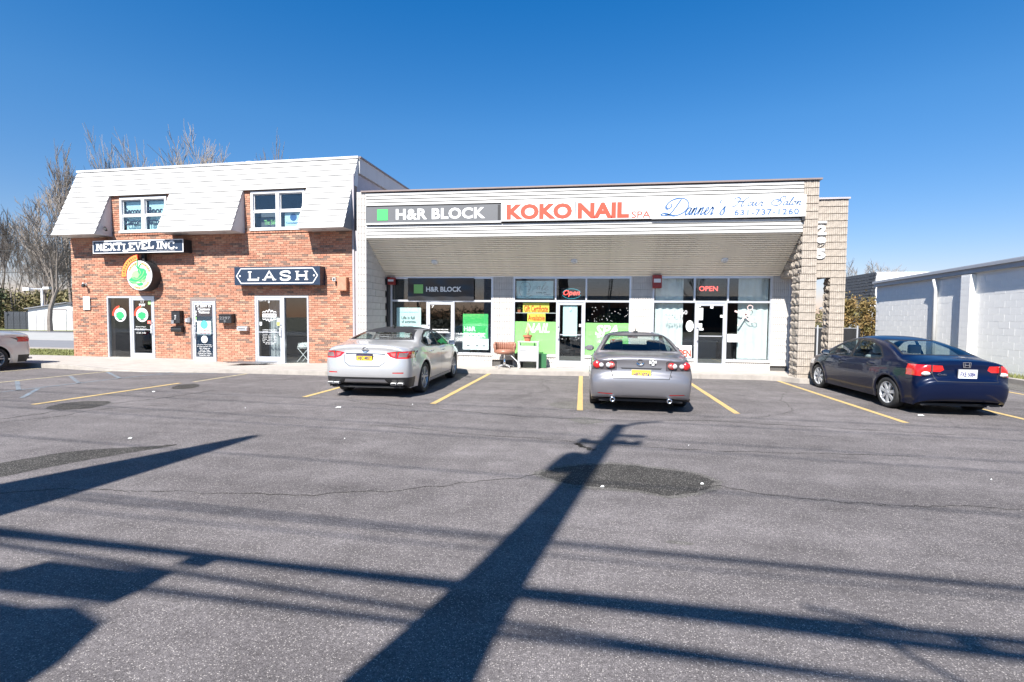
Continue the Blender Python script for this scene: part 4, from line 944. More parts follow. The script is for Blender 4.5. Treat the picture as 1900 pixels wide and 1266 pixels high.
# cloth banner
mb=MB(); nx,nz=60,16; vs=[]
for j in range(nz+1):
    for i in range(nx+1):
        x=-1.07+2.14*i/nx; z=.70*j/nz; vs.append((x,-.012-.012*math.sin(9*x+4*z)*math.sin(3*z+1)-.010*noise.noise(Vector((x*3,z*5,1))),z))
mb.add(vs,[(j*(nx+1)+i,j*(nx+1)+i+1,(j+1)*(nx+1)+i+1,(j+1)*(nx+1)+i) for j in range(nz) for i in range(nx)])
bn=mb.build('banner',mat('black_vinyl',(.02,.02,.022),.28),None,smooth=True); bn.location=onR(-4.68,-.02,2.13); tag(bn,'creased black banner with green square stretched across the transom window','banner')
MB().box(-.86,-.56,-.048,-.044,.22,.50).build('logo_square',mat('banner_green',(.20,.45,.13),.5),bn); text('H&R BLOCK',-.46,.68,.27,.43,-.044,'signwhite',bn,bold=.03)
p,c=flat('window_poster',-6.17,-5.36,.95,1.90,.10,'palepaper','pale teal poster reading Life is full of surprises, left of the tax office door')
MB().box(-.31,.31,-.008,-.005,.80,.81).build('rule','signblue',p); text('Life is full',-.24,.20,.58,.68,-.005,'ink',p,bold=.01); text('of surprises.',-.24,.25,.44,.55,-.005,'ink',p,bold=.01); text('Tax prep',-.22,.14,.30,.40,-.005,'metalgrey',p)
MB().box(-.15,.3,-.006,-.005,.0,.2).build('print','signwhite',p)
p,c=flat('window_poster',-3.99,-3.18,.95,1.72,.10,'hrgreen','bright green poster with white letters in the window right of the tax office door')
text('H&R',-.37,.02,.22,.38,-.005,'signwhite',p,bold=.05); text('BLOCK',-.37,.34,.03,.18,-.005,'signwhite',p,bold=.05)
p,c=flat('window_poster',-3.99,-3.16,.60,.945,.10,'paper','small white notice under the green tax office poster')
for x in (-.28,0,.22): MB().box(x,x+.09,-.007,-.004,.10,.15).build('print','metalgrey',p)
p,c=flat('window_notice',-5.35,-5.13,1.0,1.36,.10,'paper','white sheet in the gap left of the tax office door','notice')
text('WALK-INS WELCOME',-4.96,-4.44,1.20,1.235,.018,'signwhite',d1,bold=.03); text('TAX PREPARATION',-4.96,-4.44,1.13,1.165,.018,'signwhite',d1,bold=.03)
text('7',-4.99,-4.90,1.90,1.98,.018,'signwhite',d1)
# nail spa
p,c=flat('window_poster',-2.30,-1.16,2.21,2.75,.12,'palepaper','pale blue nail spa poster with a drawn face in the transom')
mb=MB(); 
for q in ([(-.42,.46),(-.34,.50),(-.2,.48),(-.14,.38),(-.16,.25)],[(-.30,.36),(-.26,.38),(-.22,.37)],[(-.2,.30),(-.18,.24),(-.21,.2)],[(-.26,.14),(-.2,.13),(-.16,.15)],[(-.45,.4),(-.48,.2),(-.4,.06)],[(-.33,.06),(-.22,.03),(-.1,.1)]): ribbon(mb,q,.012,-.004,.003)
script_word(mb,'a',.05,.2,.28,.2,-.004,.006,.012); script_word(mb,'le',.18,.45,.25,.24,-.004,.006,.014); mb.build('drawing','metalgrey',p); text('& NAIL SPA',.05,.36,.16,.20,-.004,'ink',p); text('beauty',.3,.5,.10,.14,-.004,'signblue',p)
p,c=flat('window_vinyl',-2.33,-1.07,.50,1.50,.055,'lime','lime green window vinyl with pale letters NAIL left of the salon door','window film')
text('NAIL',-.30,.45,.66,.95,-.005,'palelime',p,bold=.03,shear=.25)
p,c=flat('window_vinyl',-.17,1.11,.50,1.48,.055,'lime','lime green window vinyl with pale letters SPA right of the salon door','window film')
text('SPA',-.35,.35,.60,.92,-.005,'palelime',p,bold=.03,shear=.25)
p,c=flat('window_sign',-2.09,-1.28,1.78,2.07,.10,'yellow','yellow paper sign with red letters reading Gift Certificate','sign')
MB().box(-.40,.40,-.002,.002,.20,.31).build('strip','hrgreen',p); text('Gift Certificate',-.37,.37,.02,.22,-.005,'signred',p,bold=.02)
p,c=flat('window_sign',-1.95,-1.39,1.49,1.75,.10,'yellow','yellow paper sign with red letters reading Available','sign'); text('Available',-.26,.26,.04,.22,-.005,'signred',p,bold=.02)
MB().box(-2.33,-1.07,.10,.25,1.755,1.775).build('shelf','whitepaint',SB)
t=empty('potted_plant',onR(-2.21,.17,1.776),(0,0,0),'little terracotta potted plant on the shelf inside the nail spa window','plant')
MB().lathe([(0,0),(.05,0),(.065,.09),(.0,.09)],'z',14).build('pot','terracotta',t)
mb=MB(); r=random.Random(2)
for _ in range(60): a=r.uniform(0,6.28); q=r.uniform(0,.09); z=.09+r.uniform(0,.16); mb.add([(math.cos(a)*q,math.sin(a)*q,z),(math.cos(a)*q+.03,math.sin(a)*q,z+.02),(math.cos(a)*q,math.sin(a)*q+.02,z+.05)],[(0,1,2)])
mb.build('foliage','evergreen',t)
MB().box(-.85,-.42,.06,.066,1.07,2.0).build('frosted_film','palepaper',d2)
text('0',-.66,-.60,1.86,1.95,.018,'signwhite',d2)
p,c=flat('neon_sign',-.93,-.28,2.18,2.54,.14,'ink','oval neon sign reading Open in red script with teal ring','neon sign')
mb=MB(); 
for i in range(28):
    if i%14 in (0,13): continue
    a0,a1=2*pi*i/28,2*pi*(i+1)/28; mb.tube([(.28*math.cos(a0),-.015,.18+.15*math.sin(a0)),(.28*math.cos(a1),-.015,.18+.15*math.sin(a1))],.007,5)
mb.build('tube','neonblue',p); text('Open',-.25,.25,.09,.29,-.01,'neonred',p,shear=.3,bold=.01)
p.scale=(1,1,1)
for x,z,s in ((-.99,1.28,.03),(-.99,1.20,.03)): MB().box(x,x+s*1.5,.01,.012,z,z+s).build('sticker','paper',d2)
MB().box(-.36,-.29,.004,.008,1.36,1.44).build('sticker','paper',d2)
# white snowflake-like decals
mb=MB(); r=random.Random(21)
for _ in range(30):
    x=r.uniform(-.12,1.08); z=r.uniform(1.52,1.98); s=r.uniform(.005,.012)
    mb.box(x-s,x+s,.03,.034,z-s*.4,z+s*.4); mb.box(x-s*.4,x+s*.4,.029,.0335,z-s,z+s)
for _ in range(10):
    x=r.uniform(-.9,-.35); z=r.uniform(.95,1.05); s=r.uniform(.006,.016); mb.box(x-s,x+s,.022,.025,z-s*.4,z+s*.4)
mb.build('decal','signwhite',S2)
# plants and pedicure chairs inside
def leafball(name,cx,cy,cz,rx,ry,rz,n,sz,m,parent,seed=1):
    r=random.Random(seed); mb=MB()
    for _ in range(n):
        while True:
            p=Vector((r.uniform(-1,1),r.uniform(-1,1),r.uniform(-1,1)))
            if p.length<1: break
        p=Vector((cx+p.x*rx,cy+p.y*ry,cz+p.z*rz)); d=Vector((r.gauss(0,1),r.gauss(0,1),r.gauss(0,1))).normalized()*sz; e=d.orthogonal().normalized()*sz*.4
        mb.add([p-e,p+d,p+e],[(0,1,2)])
    return mb.build(name,m,parent)
t=empty('indoor_plant',onR(.6,.8,.3),(0,0,0),'leafy green plant inside the window above the SPA vinyl','plant'); leafball('foliage',0,0,1.2,.5,.2,.30,900,.06,'evergreen',t,3); MB().lathe([(0,0),(.15,0),(.2,.4),(0,.4)],'z',14).tube([(0,0,.4),(0,0,1.1)],.02).build('pot','terracotta',t)
for k,x in enumerate((-.75,-.45)):
    t=empty('pedicure_chair',onR(x,.9+.4*k,.12),(0,0,.3),'dark chair legs behind the lower glass of the nail spa door' if k==0 else 'brown padded chair behind the lower glass of the nail spa door','chair')
    MB().box(-.22,.22,-.2,.2,.38,.50).build('seat','leather' if k else 'black',t,bevel=.02)
    MB().box(-.22,.22,.18,.25,.5,.95).build('backrest','black',t,bevel=.02)
    for a,b in ((-.18,-.16),(.18,-.16),(-.18,.16),(.18,.16)): MB().tube([(a,b,0),(a*.8,b*.8,.38)],.018,6).build('leg','black',t)
# hair salon
def cur(x0,x1,z0,z1,v,label,wl=.20,amp=.015):
    c=curtain(x0,x1,z0,z1,v,None,amp,wl); 
    for vt in c.data.vertices: vt.co.x-=(x0+x1)/2; vt.co.z-=z0
    c.location=onR((x0+x1)/2,0,z0); return tag(c,label,'curtain')
cur(1.88,2.68,.50,2.84,.16,'long white vertical blind in the left window of the hair salon')
cur(4.22,5.04,.48,2.84,.16,'white vertical blind in the right window of the hair salon behind the pink scissors',.23)
p,c=flat('neon_sign',3.10,3.65,2.43,2.61,.12,'ink','red neon sign reading OPEN above the hair salon door','neon sign'); text('OPEN',-.26,.26,.02,.16,-.006,'neonred',p,bold=.005)
mb=MB()
text('737-1260',2.12,2.78,1.76,1.88,.028,'signwhite',S3,bold=-.0); text('FAX 737',2.16,2.66,1.62,1.72,.028,'signwhite',S3); text('7347343',2.16,2.66,1.50,1.59,.028,'signwhite',S3)
p,c=flat('window_sign',2.40,2.93,.49,.85,.03,'paper','white sign with red letters reading YES WE ARE OPEN','sign'); text('YES WE ARE',-.24,.24,.26,.33,-.005,'metalgrey',p); text('OPEN',-.25,.25,.02,.23,-.005,'signred',p,bold=.04)
p=tag(link('window_notice',MB().lathe([(0,-.004),(.11,-.004),(.11,0)],'y',20).mesh('window_notice','paper')),'rounded white notice taped inside left of the hair salon door','notice'); p.location=onR(2.86,.03,1.42); p.scale=(1,1,1.5)
for (x0,x1,z0,z1) in ((3.10,3.22,1.60,1.95),(3.09,3.15,1.98,2.05),(3.10,3.20,1.38,1.50),(3.12,3.24,1.30,1.36),(3.70,3.82,1.68,1.75),(3.42,3.50,1.94,2.02)): MB().box(x0,x1,.004,.008,z0,z1).build('sticker','paper',d3)
p,c=flat('window_notice',3.92,4.22,.97,1.20,.03,'paper','small white paper notice right of the hair salon door','notice')
# scissors decal
mb=MB()
ribbon(mb,[(-.30,.32),(.0,.22),(.12,.17)],.05,0,.003,sm=False); ribbon(mb,[(-.20,-.10),(-.05,.12),(.08,.34)],.045,0,.003,sm=False)
for (cx_,cz,ra) in ((.12,.42,.07),(.25,.08,.07)): arc_=[(cx_+ra*math.cos(a*pi/8),cz+ra*math.sin(a*pi/8)) for a in range(17)]; ribbon(mb,arc_,.018,0,.003)
ribbon(mb,[(0,.15),(.1,.05),(.2,.0)],.02,0,.003)
t=tag(mb.build('scissors_decal',mat('pale_pink',(.72,.52,.50),.5)),'pale pink scissors decal on the salon window','decal'); t.location=onR(4.40,.028,1.55)
for (x,y,w_,nm,lb) in ((-4.9,2.2,1.5,'desk','pale office desk deep inside the tax office'),(-3.7,3.2,1.0,'desk','second office desk at the back of the tax office'),(.4,2.6,1.2,'counter','pale reception counter inside the nail spa'),(3.5,3.2,1.6,'counter','reception counter at the back of the hair salon')):
    t=empty(nm,onR(x,y,.12),(0,0,0),lb,'desk'); MB().box(-w_/2,w_/2,-.35,.35,.72,.76).build('top','seatgrey',t); MB().box(-w_/2+.03,w_/2-.03,-.32,-.29,.05,.72).build('front_panel','seatgrey',t)
    for sx_ in (-1,1): MB().box(sx_*(w_/2-.05)-.02,sx_*(w_/2-.05)+.02,-.3,.3,0,.72).build('side_panel','seatgrey',t)
    MB().box(-.25,.25,-.02,.02,.80,1.12).box(-.03,.03,-.02,.02,.76,.80).build('monitor','black',t)
# alarm boxes and outside objects
def bellbox(u,z,label,big=1):
    t=empty('alarm_box',onR(u,-.01,z),(0,0,0),label,'alarm'); MB().box(-.13,.13,-.14,0,0,.38).build('housing','redbox',t,bevel=.012); MB().box(-.10,.10,-.146,-.141,.16,.27).build('label_plate','signwhite',t); MB().box(-.11,.11,-.17,-.141,.02,.10).build('horn','redbox',t); return t
bellbox(1.89,2.52,'red fire alarm box with white plate between nail spa and hair salon')
t=bellbox(-6.27,2.62,'small dark red alarm box at the left end of the tax office window'); t.scale=(.9,1,.6)
# brown salon chair
ch=empty('salon_chair',(-2.55,15.28,.115),(0,0,R(8)),'brown tufted leather salon chair on a chrome star base on the sidewalk','chair')
mb=MB(); 
n=14; vs=[]
for i in range(n+1):
    a=pi*(-.02+1.04*i/n); vs.append((-.29*math.cos(a),.02+.22*math.sin(a)))
for i in range(n):
    (xa,ya),(xb,yb)=vs[i],vs[i+1]; mx=(xa+xb)/2; my=(ya+yb)/2
    mb.tube([(mx*.98,my,.50),(mx*1.05,my*1.03,.60),(mx*1.06,my*1.05,.70),(mx*.99,my*1.0,.76)],[.03,.045,.045,.02],8)
mb.build('backrest','leather',ch,smooth=True)
mb=MB(); mb.lathe([(0,.41),(.24,.41),(.285,.44),(.29,.50),(.25,.545),(0,.555)],'z',28); mb.build('seat','leather',ch,smooth=True)
MB().box(-.31,-.25,-.1,.2,.45,.66).build('armrest','leather',ch,bevel=.02); MB().box(.25,.31,-.1,.2,.45,.66).build('armrest','leather',ch,bevel=.02)
MB().lathe([(0,.06),(.035,.06),(.035,.2),(.02,.22),(.02,.41),(.12,.41)],'z',14).build('pedestal','chrome',ch,smooth=True)
mb=MB()
for i in range(5):
    a=2*pi*i/5+.3; mb.tube([(0,0,.075),(.28*math.cos(a),.28*math.sin(a),.045)],[.022,.014],8); mb.lathe([(0,0),(.02,0),(.02,.03),(0,.035)],'z',8,(.28*math.cos(a),.28*math.sin(a),0))
mb.build('base','metalgrey',ch,smooth=True)
MB().tube([(.05,-.05,.38),(.2,-.15,.37),(.38,-.2,.2),(.42,-.22,.05),(.44,-.22,.02)],.013,8).build('footrest','whiteframe',ch)
# white cabinet with pot
cb=empty('white_cabinet',(-1.83,15.30,.115),(0,0,R(2)),'white slatted wooden cabinet on legs beside the salon chair','cabinet')
for x in (-.28,.28):
    for y in (-.16,.16): MB().box(x-.022,x+.022,y-.022,y+.022,0,.78).build('leg','whitepaint',cb)
MB().box(-.31,.31,-.19,.19,.78,.80).build('top','whitepaint',cb)
for k in range(3): MB().box(-.255,.255,-.178,-.155,.22+k*.155,.22+k*.155+.14).build('slat','whitepaint',cb)
for k in range(3): MB().box(-.255,.255,-.184,-.179,.225+k*.155,.225+k*.155+.02).build('rail','whitepaint',cb)
MB().box(-.25,.25,-.15,.16,.20,.23).box(-.30,-.28,-.15,.15,.2,.66).box(.28,.30,-.15,.15,.2,.66).build('side_panel','whitepaint',cb)
MB().box(-.255,.255,.14,.16,.2,.66).build('back_panel','whitepaint',cb)
pt=empty('flower_pot',(-1.86,15.26,.917),(0,0,0),'terracotta flower pot with a dry cactus on the white cabinet','flower pot')
MB().lathe([(0,0),(.085,0),(.115,.13),(.135,.13),(.14,.185),(.12,.185),(.115,.15),(0,.15)],'z',24).build('pot','terracotta',pt,smooth=False)
MB().lathe([(0,.0),(.13,.0),(.14,-.012),(0,-.012)],'z',20).build('saucer','terracotta',pt)
mb=MB(); mb.tube([(0,0,.14),(.01,0,.28),(.0,0,.42),(.01,0,.55)],[.035,.04,.034,.012],9); mb.tube([(.01,0,.28),(.06,0,.34),(.055,.0,.44)],[.02,.024,.01],8); mb.tube([(0,0,.25),(-.05,.01,.30),(-.05,0,.37)],[.018,.02,.008],8)
mb.build('cactus','cactus',pt,smooth=True)
t=empty('potted_plant',(-2.13,15.55,.12),(0,0,0),'low green plant in a dark pot between salon chair and cabinet','plant'); MB().lathe([(0,0),(.09,0),(.12,.2),(0,.2)],'z',14).build('pot','black',t); leafball('foliage',0,0,.30,.17,.14,.16,260,.05,'evergreen',t,5)
t=empty('potted_plant',(-1.42,15.50,.12),(0,0,0),'dark green planter box tucked right of the white cabinet','plant'); MB().box(-.11,.11,-.1,.1,0,.42).build('pot',mat('green_plastic',(.03,.12,.05),.4),t)

# ================================================================== white block building on the right
WB=empty('white_block_building',(11.9,24.0,0),(0,0,0),'low white painted block building with grey overhanging roof edge on the right','building')
# local: y runs from 0 (far corner) to -16 (towards the camera); wall face at x=0
MB().box(.008,.4,-16,0,-.1,3.18).build('wall','blockwhite',WB); MB().box(.055,20,-.3,0,-.1,3.1).build('back_wall','blockwhite',WB)
bh,bw=.2032,.4064
bl=MB().add([(0,.003,.003),(0,bw-.005,.003),(0,bw-.005,bh-.005),(0,.003,bh-.005),(.003,0,0),(.003,bw-.002,0),(.003,bw-.002,bh-.002),(.003,0,bh-.002),(.06,0,0),(.06,bw-.002,0),(.06,bw-.002,bh-.002),(.06,0,bh-.002)],
   [(0,3,2,1),(0,1,5,4),(1,2,6,5),(2,3,7,6),(3,0,4,7),(4,5,9,8),(5,6,10,9),(6,7,11,10),(7,4,8,11)]).mesh('block','blockwhite')
cnt=0; rest=MB(); rw=random.Random(6)
for j in range(15):
    for i in range(38):
        y=-(i+1)*bw-(bw/2 if j%2 else 0); z=.02+j*bh; dx=rw.choice((0,0,0,.001,-.001))
        if y>-8.6 and cnt<300: o=link('block',bl,WB); o.location=(dx,y,z); cnt+=1
        else: rest.add([(v.co.x+dx,v.co.y+y,v.co.z+z) for v in bl.vertices],[tuple(p.vertices) for p in bl.polygons])
tag(rest.build('blockwork','blockwhite',WB),kind='stuff')
def wz(y): return 3.20+(-y)*.0173
MB().prismx([(0,3.06),(-16,3.06+.277),(-16,3.34+.28),(0,3.30)],-.12,.02).build('roof_overhang','metalgrey',WB).data.materials[0]=mat('pale_grey_metal',(.42,.43,.46),.45,metal=.2)
MB().prismx([(0,3.20),(-16,3.20+.277),(-16,3.28+.28),(0,3.28)],-.19,-.125).build('gutter','metalgrey',WB).data.materials[0]=bpy.data.materials['pale_grey_metal']
MB().prismx([(0,3.1),(-16,3.1+.277),(-16,3.5),(0,3.25)],.02,20).build('roof','greytrim',WB)
MB().tube([(-.075,-3.92,.1),(-.075,-3.92,2.75),(-.14,-3.92,3.1)],.055,12).build('downpipe','whitepaint',WB,smooth=True)
MB().box(-.16,-.0,-5.72,-5.30,0,3.12).build('pilaster','blockwhite',WB)
for j in range(15): o=link('block',MB().box(-.006,0,0,.40,0,bh-.006).mesh('block','blockwhite') if j==0 else o.data,WB); o.location=(-.161,-5.71,.02+j*bh)
# dark shingled roof behind it
FB=empty('shingled_building',(16.4,34,0),(0,0,0),'far building with dark shingled mansard and bright white roof side','building')
MB().prismx([(0,2.55),(.0,4.57),(.8,4.57),(.8,2.55)],.38,9).build('roof_side','signwhite',FB)
mb=MB()
for k in range(10):
    z0=2.62+k*.195; t0=k/10; t1=(k+1)/10
    mb.add([(-.02+.38*t0,0,z0),(-.02+.38*t0,6,z0),(.38*t1,6,z0+.195),(.38*t1,0,z0+.195),(.38,0,z0),(.38,0,z0+.195)],[(0,3,2,1),(0,4,5,3)])
o=mb.build('shingle_roof','shingle',FB)
for k in range(10):
    z0=2.62+k*.195; x=-.03+.38*k/10
    while x<.34: q=link('shingle',MB().box(0,.10,-.03,0,0,.15).mesh('shingle','shingle') if k==0 and x<0 else q.data,o); q.location=(x,-.01,z0+.01); x+=.13
MB().box(.0,9,.05,6,-.1,2.5).build('wall','blockwhite',FB); MB().box(-.25,.5,-.1,6,2.46,2.6).build('eave','signwhite',FB)
# ================================================================== vegetation and background
def bare_tree(mbT,mbC,p,d,rad,ln,depth,r,maxd,spread=.55,up=.12):
    """one limb and its children; the trunk and main limbs go to mbT, the fine ones to mbC"""
    n=4 if depth<2 else 3; pts=[p.copy()]; dd=d.copy()
    for i in range(n):
        dd=(dd+Vector((r.gauss(0,.09),r.gauss(0,.09),r.gauss(0,.05)+up*.35))).normalized(); pts.append(pts[-1]+dd*ln/n)
    rad=max(rad,.0105); r1=max(rad*.64,.0085); rads=[rad+(r1-rad)*i/n for i in range(n+1)]
    tgt=mbT if depth<2 else mbC; tgt.tube(pts,rads,7 if depth<2 else (4 if depth<4 else 3),cap=False)
    if depth>=maxd: return
    k=r.choice((2,3,3)) if depth<maxd-1 else 3
    for i in range(k):
        t=r.uniform(.45,1) if i else 1.0; q=pts[min(n,int(t*n))]
        a=r.uniform(0,2*pi); s=spread*r.uniform(.5,1.25)*(0.5 if i==0 else 1)
        u=dd.orthogonal().normalized(); v=dd.cross(u); nd=(dd*math.cos(s)+(u*math.cos(a)+v*math.sin(a))*math.sin(s)+Vector((0,0,up))).normalized()
        bare_tree(mbT,mbC,q,nd,rads[min(n,int(t*n))]*(.78 if i==0 else r.uniform(.45,.66)),ln*r.uniform(.64,.88),depth+1,r,maxd,spread,up)
def make_tree(name,seed,h,rad,maxd=7,spread=.5,lean=(0,0),fork=None):
    r=random.Random(seed); T=MB(); Cn=MB(); bare_tree(T,Cn,Vector((0,0,0)),Vector((lean[0],lean[1],1)).normalized(),rad,h*.27,0,r,maxd,spread)
    # normalise the height
    mz=max(v[2] for v in Cn.v); k=h/mz
    for q in (T,Cn): q.v=[(v[0]*k,v[1]*k,v[2]*k) for v in q.v]
    return T.mesh('trunk','bark'),Cn.mesh('crown','twig')
TR=[make_tree('t',s,10,.125,7,sp) for s,sp in ((3,.46),(8,.36),(15,.50),(27,.30))]
def put_tree(i,x,y,h,label,rz=0,name='bare_tree',sx=1.,group=None,z=0):
    t=empty(name,(x,y,z),(0,0,rz),label,'tree',group); k=h/10
    a=link('trunk',TR[i][0],t); b=link('crown',TR[i][1],t); t.scale=(k*sx,k*sx,k); return t
G='bare trees behind the brick shop'
put_tree(3,-50.5,44,18.6,'slender bare tree rising above the left end of the mansard roof',.5,sx=.7)
put_tree(1,-46.5,46,19.4,'bare tree with fan of upright branches behind the mansard roof, second from the left',2.0,sx=.8)
put_tree(2,-42.0,45,18.4,'spreading bare tree behind the mansard roof, above the left upper window',1.0,sx=.75)
put_tree(0,-47.5,60,26.5,'bare tree crown showing above the roof between the two upper windows',3.0,sx=.9)
put_tree(1,-42.0,62,26.5,'low bare twiggy crown above the roof left of the roof vent',.3,sx=.8)
put_tree(0,-47.8,39.5,14.8,'large forked bare tree close to the left corner of the brick shop',1.2,sx=1.15)
put_tree(2,-50.8,41.5,11.5,'dark crooked bare tree behind the white shed',2.2,sx=1.0)
put_tree(3,-59.5,44,12.5,'leaning bare tree at the far left edge above the dark bush',4.0)
xs_=[(-66,50,13,1),(-63,46,10,2),(-60,52,11,3),(-57,48,9.5,0),(-55,55,11,1),(-70,58,15,2),(-74,60,13,0),(-53,50,9,3),(-62,60,12,2),(-68,66,14,3),(-58,62,12.5,0),(-78,66,15,1)]
for k,(x,y,h,i) in enumerate(xs_): put_tree(i,x,y,h,'thin bare tree among the leafless wood left of the brick shop',k*1.1,group='leafless wood trees left of the brick shop',sx=.95)
put_tree(2,28.5,60,8.0,'bare round crowned tree behind the dark shingled roof',.7,sx=1.4)
put_tree(0,32.5,62,8.3,'second bare tree behind the bright white roof side',2.7,sx=1.2)
put_tree(1,22.5,66,5.8,'low bare tree seen between stone panel and shingled roof',1.7,sx=1.6)
put_tree(3,17.5,70,5.6,'low pale bare tree seen through the gap between the stone pillars',1.7,sx=1.8)
for k,(x,y,h,i,q) in enumerate(((-64,43,9.5,0,'crooked bare tree at the far left over the dark bush'),(-57.5,44.5,12,1,'upright bare tree behind the dark board fence'),(-54,47,13,3,'slim bare tree behind the thin pale pole'),(-49.5,50,14,2,'wide bare tree peeking out left of the brick corner'),(-71,50,12,3,'bare tree at the left picture edge'))): put_tree(i,x,y,h,q,k*2.1+.4,sx=.9)
# brush and evergreen masses
def mass(name,x,y,z,rx,ry,rz,n,sz,m,label,cat,seed,kind=None,group=None):
    r=random.Random(seed); mb=MB(); cl=[]
    for _ in range(max(6,int(n/160))):
        a=r.uniform(0,2*pi); q=math.sqrt(r.random()); hz=r.random(); cl.append(Vector((math.cos(a)*q*rx*(1-hz*.35),math.sin(a)*q*ry,rz*(.12+.85*hz))))
    for _ in range(n):
        c=r.choice(cl); p=c+Vector((r.gauss(0,rx*.13),r.gauss(0,ry*.16),r.gauss(0,rz*.10)))
        if p.z<0: p.z=r.random()*.3
        d=Vector((r.gauss(0,1),r.gauss(0,1),r.gauss(.6,.7))).normalized()*sz*r.uniform(.5,1.3); e=Vector((r.gauss(0,1),r.gauss(0,1),r.gauss(0,1))).normalized()*sz*.35
        mb.add([p-e,p+d,p+e],[(0,1,2)])
    t=empty(name,(x,y,z),(0,0,0),label,cat,group); mb.build('foliage',m,t)
    MB().tube([(0,0,0),(.1,0,rz*.4),(-.05,0,rz*.8)],[.14,.1,.04],7).build('trunk','bark',t); return t
mass('evergreen_bush',-60.5,41.5,0,4.2,2.5,4.2,6500,.30,'evergreen','dark dense evergreen bush at the far left behind the silver car','bush',1)
mass('evergreen_bush',-66.5,42,0,3.5,2.5,3.6,3500,.30,'evergreen','dark evergreen bush cut by the left picture edge','bush',2)
tag(mass('brush',-56,47,0,12,3,3.6,9000,.32,'brush','olive and tan brush under the bare trees behind the fence','brush',3),kind='stuff')
tag(mass('brush',-46,48,0,8,3,3.8,5000,.32,'brush','olive undergrowth behind the white shed','brush',4),kind='stuff')
tag(mass('brush',-75,66,0,24,4,5,9000,.5,'brush','distant brown brush at the foot of the leafless wood','brush',5),kind='stuff')
mass('arborvitae',14.3,32,0,.95,.9,2.75,3600,.16,'arbor','orange brown arborvitae behind the stone pillar, left one','bush',6)
mass('arborvitae',15.6,32.3,0,1.0,.9,2.6,3600,.16,'arbor','orange brown arborvitae beside the shingled building, right one','bush',7)
tag(mass('brush',24,64,0,14,3,2.8,5000,.35,'brush','low grey brush far behind the shops','brush',8),kind='stuff')
# fence right
fe=empty('metal_fence',(9.2,25.2,0),(0,0,0),'black solid panel fence between shop and white building','fence')
x=0
FP=MB().box(0,.29,-.02,.02,.02,1.28).mesh('fence_panel','black')
while x<2.5: o=link('fence_panel',FP,fe); o.location=(x,0,0); x+=.30
MB().box(-.02,2.6,-.03,.03,1.28,1.32).build('rail','metalgrey',fe)
for x in (.9,2.55): MB().box(x-.03,x+.03,-.06,-.02,0,1.42).build('post','alu',fe)
MB().box(-1.6,-.03,.0,.03,.02,1.2).build('fence_panel','black',fe)
# left background: fence, shed, lamps, bench
fe=empty('board_fence',(-54,42.3,0),(0,0,R(8)),'dark weathered board fence beside the evergreen bush','fence')
FB_=MB().box(0,.28,-.03,.03,0,1.75).mesh('board','shingle')
for k in range(13): o=link('board',FB_,fe); o.location=(-2+k*.30,(k%2)*.02,0)
for x in (-2,0,2): MB().box(x-.06,x+.06,.03,.13,0,1.8).build('post','wood',fe)
sh=empty('shed',(-49.2,41.3,0),(0,0,R(25)),'white wooden shed with lean-to roof behind the side street','shed')
MB().prism([(-2.2,0),(2.2,0),(2.2,2.0),(.8,2.55),(-2.2,2.0)],0,3).build('wall','whitepaint',sh)
MB().prism([(-2.4,1.98),(.8,2.60),(.8,2.68),(-2.4,2.06)],-.2,3.2).build('roof','metalgrey',sh); MB().prism([(.8,2.60),(2.4,1.95),(2.4,2.03),(.8,2.68)],-.2,3.2).build('roof','charcoal',sh)
MB().box(-.3,.7,-.04,-.005,.05,1.95).build('door','signwhite',sh); MB().box(-.35,.75,-.06,-.041,1.96,2.02).build('lintel','trim',sh)
for x in (-1.6,-1.0,1.2,1.6): MB().box(x-.012,x+.012,-.02,-.002,.05,1.9).build('batten','greytrim',sh)
lp=empty('street_lamp',(-50.4,41.0,0),(0,0,0),'white parking lot lamp with two box heads by the shed','street lamp')
MB().tube([(0,0,0),(0,0,3.85)],[.12,.09],10).build('pole','alu',lp,smooth=True); MB().box(-1.3,.5,-.05,.05,3.83,3.93).build('arm','alu',lp); MB().box(-1.9,-1.2,-.2,.2,3.72,3.98).build('lamp_head','signwhite',lp); MB().box(.3,.95,-.2,.2,3.84,4.05).build('lamp_head','signwhite',lp)
lp=empty('lamp_pole',(-57.5,47,0),(0,0,0),'thin pale pole with small lamp arm left of the shed','pole')
MB().tube([(0,0,0),(0,0,5.5)],[.13,.10],8).build('pole','alu',lp); MB().tube([(0,0,5.4),(.9,0,5.6),(1.8,0,5.6)],.06,6).build('arm','metalgrey',lp); MB().box(1.5,2.4,-.15,.15,5.5,5.65).build('lamp_head','metalgrey',lp)
bn_=empty('picnic_bench',(-58,38.2,0),(0,0,.1),'brown wooden picnic bench behind the silver car','bench')
for z,y in ((.75,0),(.45,-.7),(.45,.7)): MB().box(-1.4,1.4,y-.2,y+.2,z-.06,z).build('plank','wood',bn_)
for x in (-1,1): MB().box(x-.05,x+.05,-.8,.8,.36,.42).box(x-.05,x+.05,-.06,.06,0,.7).build('leg','wood',bn_)
# power lines left background
for k,(z0,z1) in enumerate(((10.2,9.0),(8.4,8.0),(6.2,6.0))):
    mb=MB(); n=16
    pts=[(-110+100*i/n,42-1.5*0,(z0+(z1-z0)*i/n)-1.0*math.sin(pi*i/n)+(.4)) for i in range(n+1)]; mb.tube(pts,.035,4,cap=False)
    tag(mb.build('power_line','wire'),('uppermost','middle','lowest')[k]+' thin black power line crossing the trees at the left','wire')
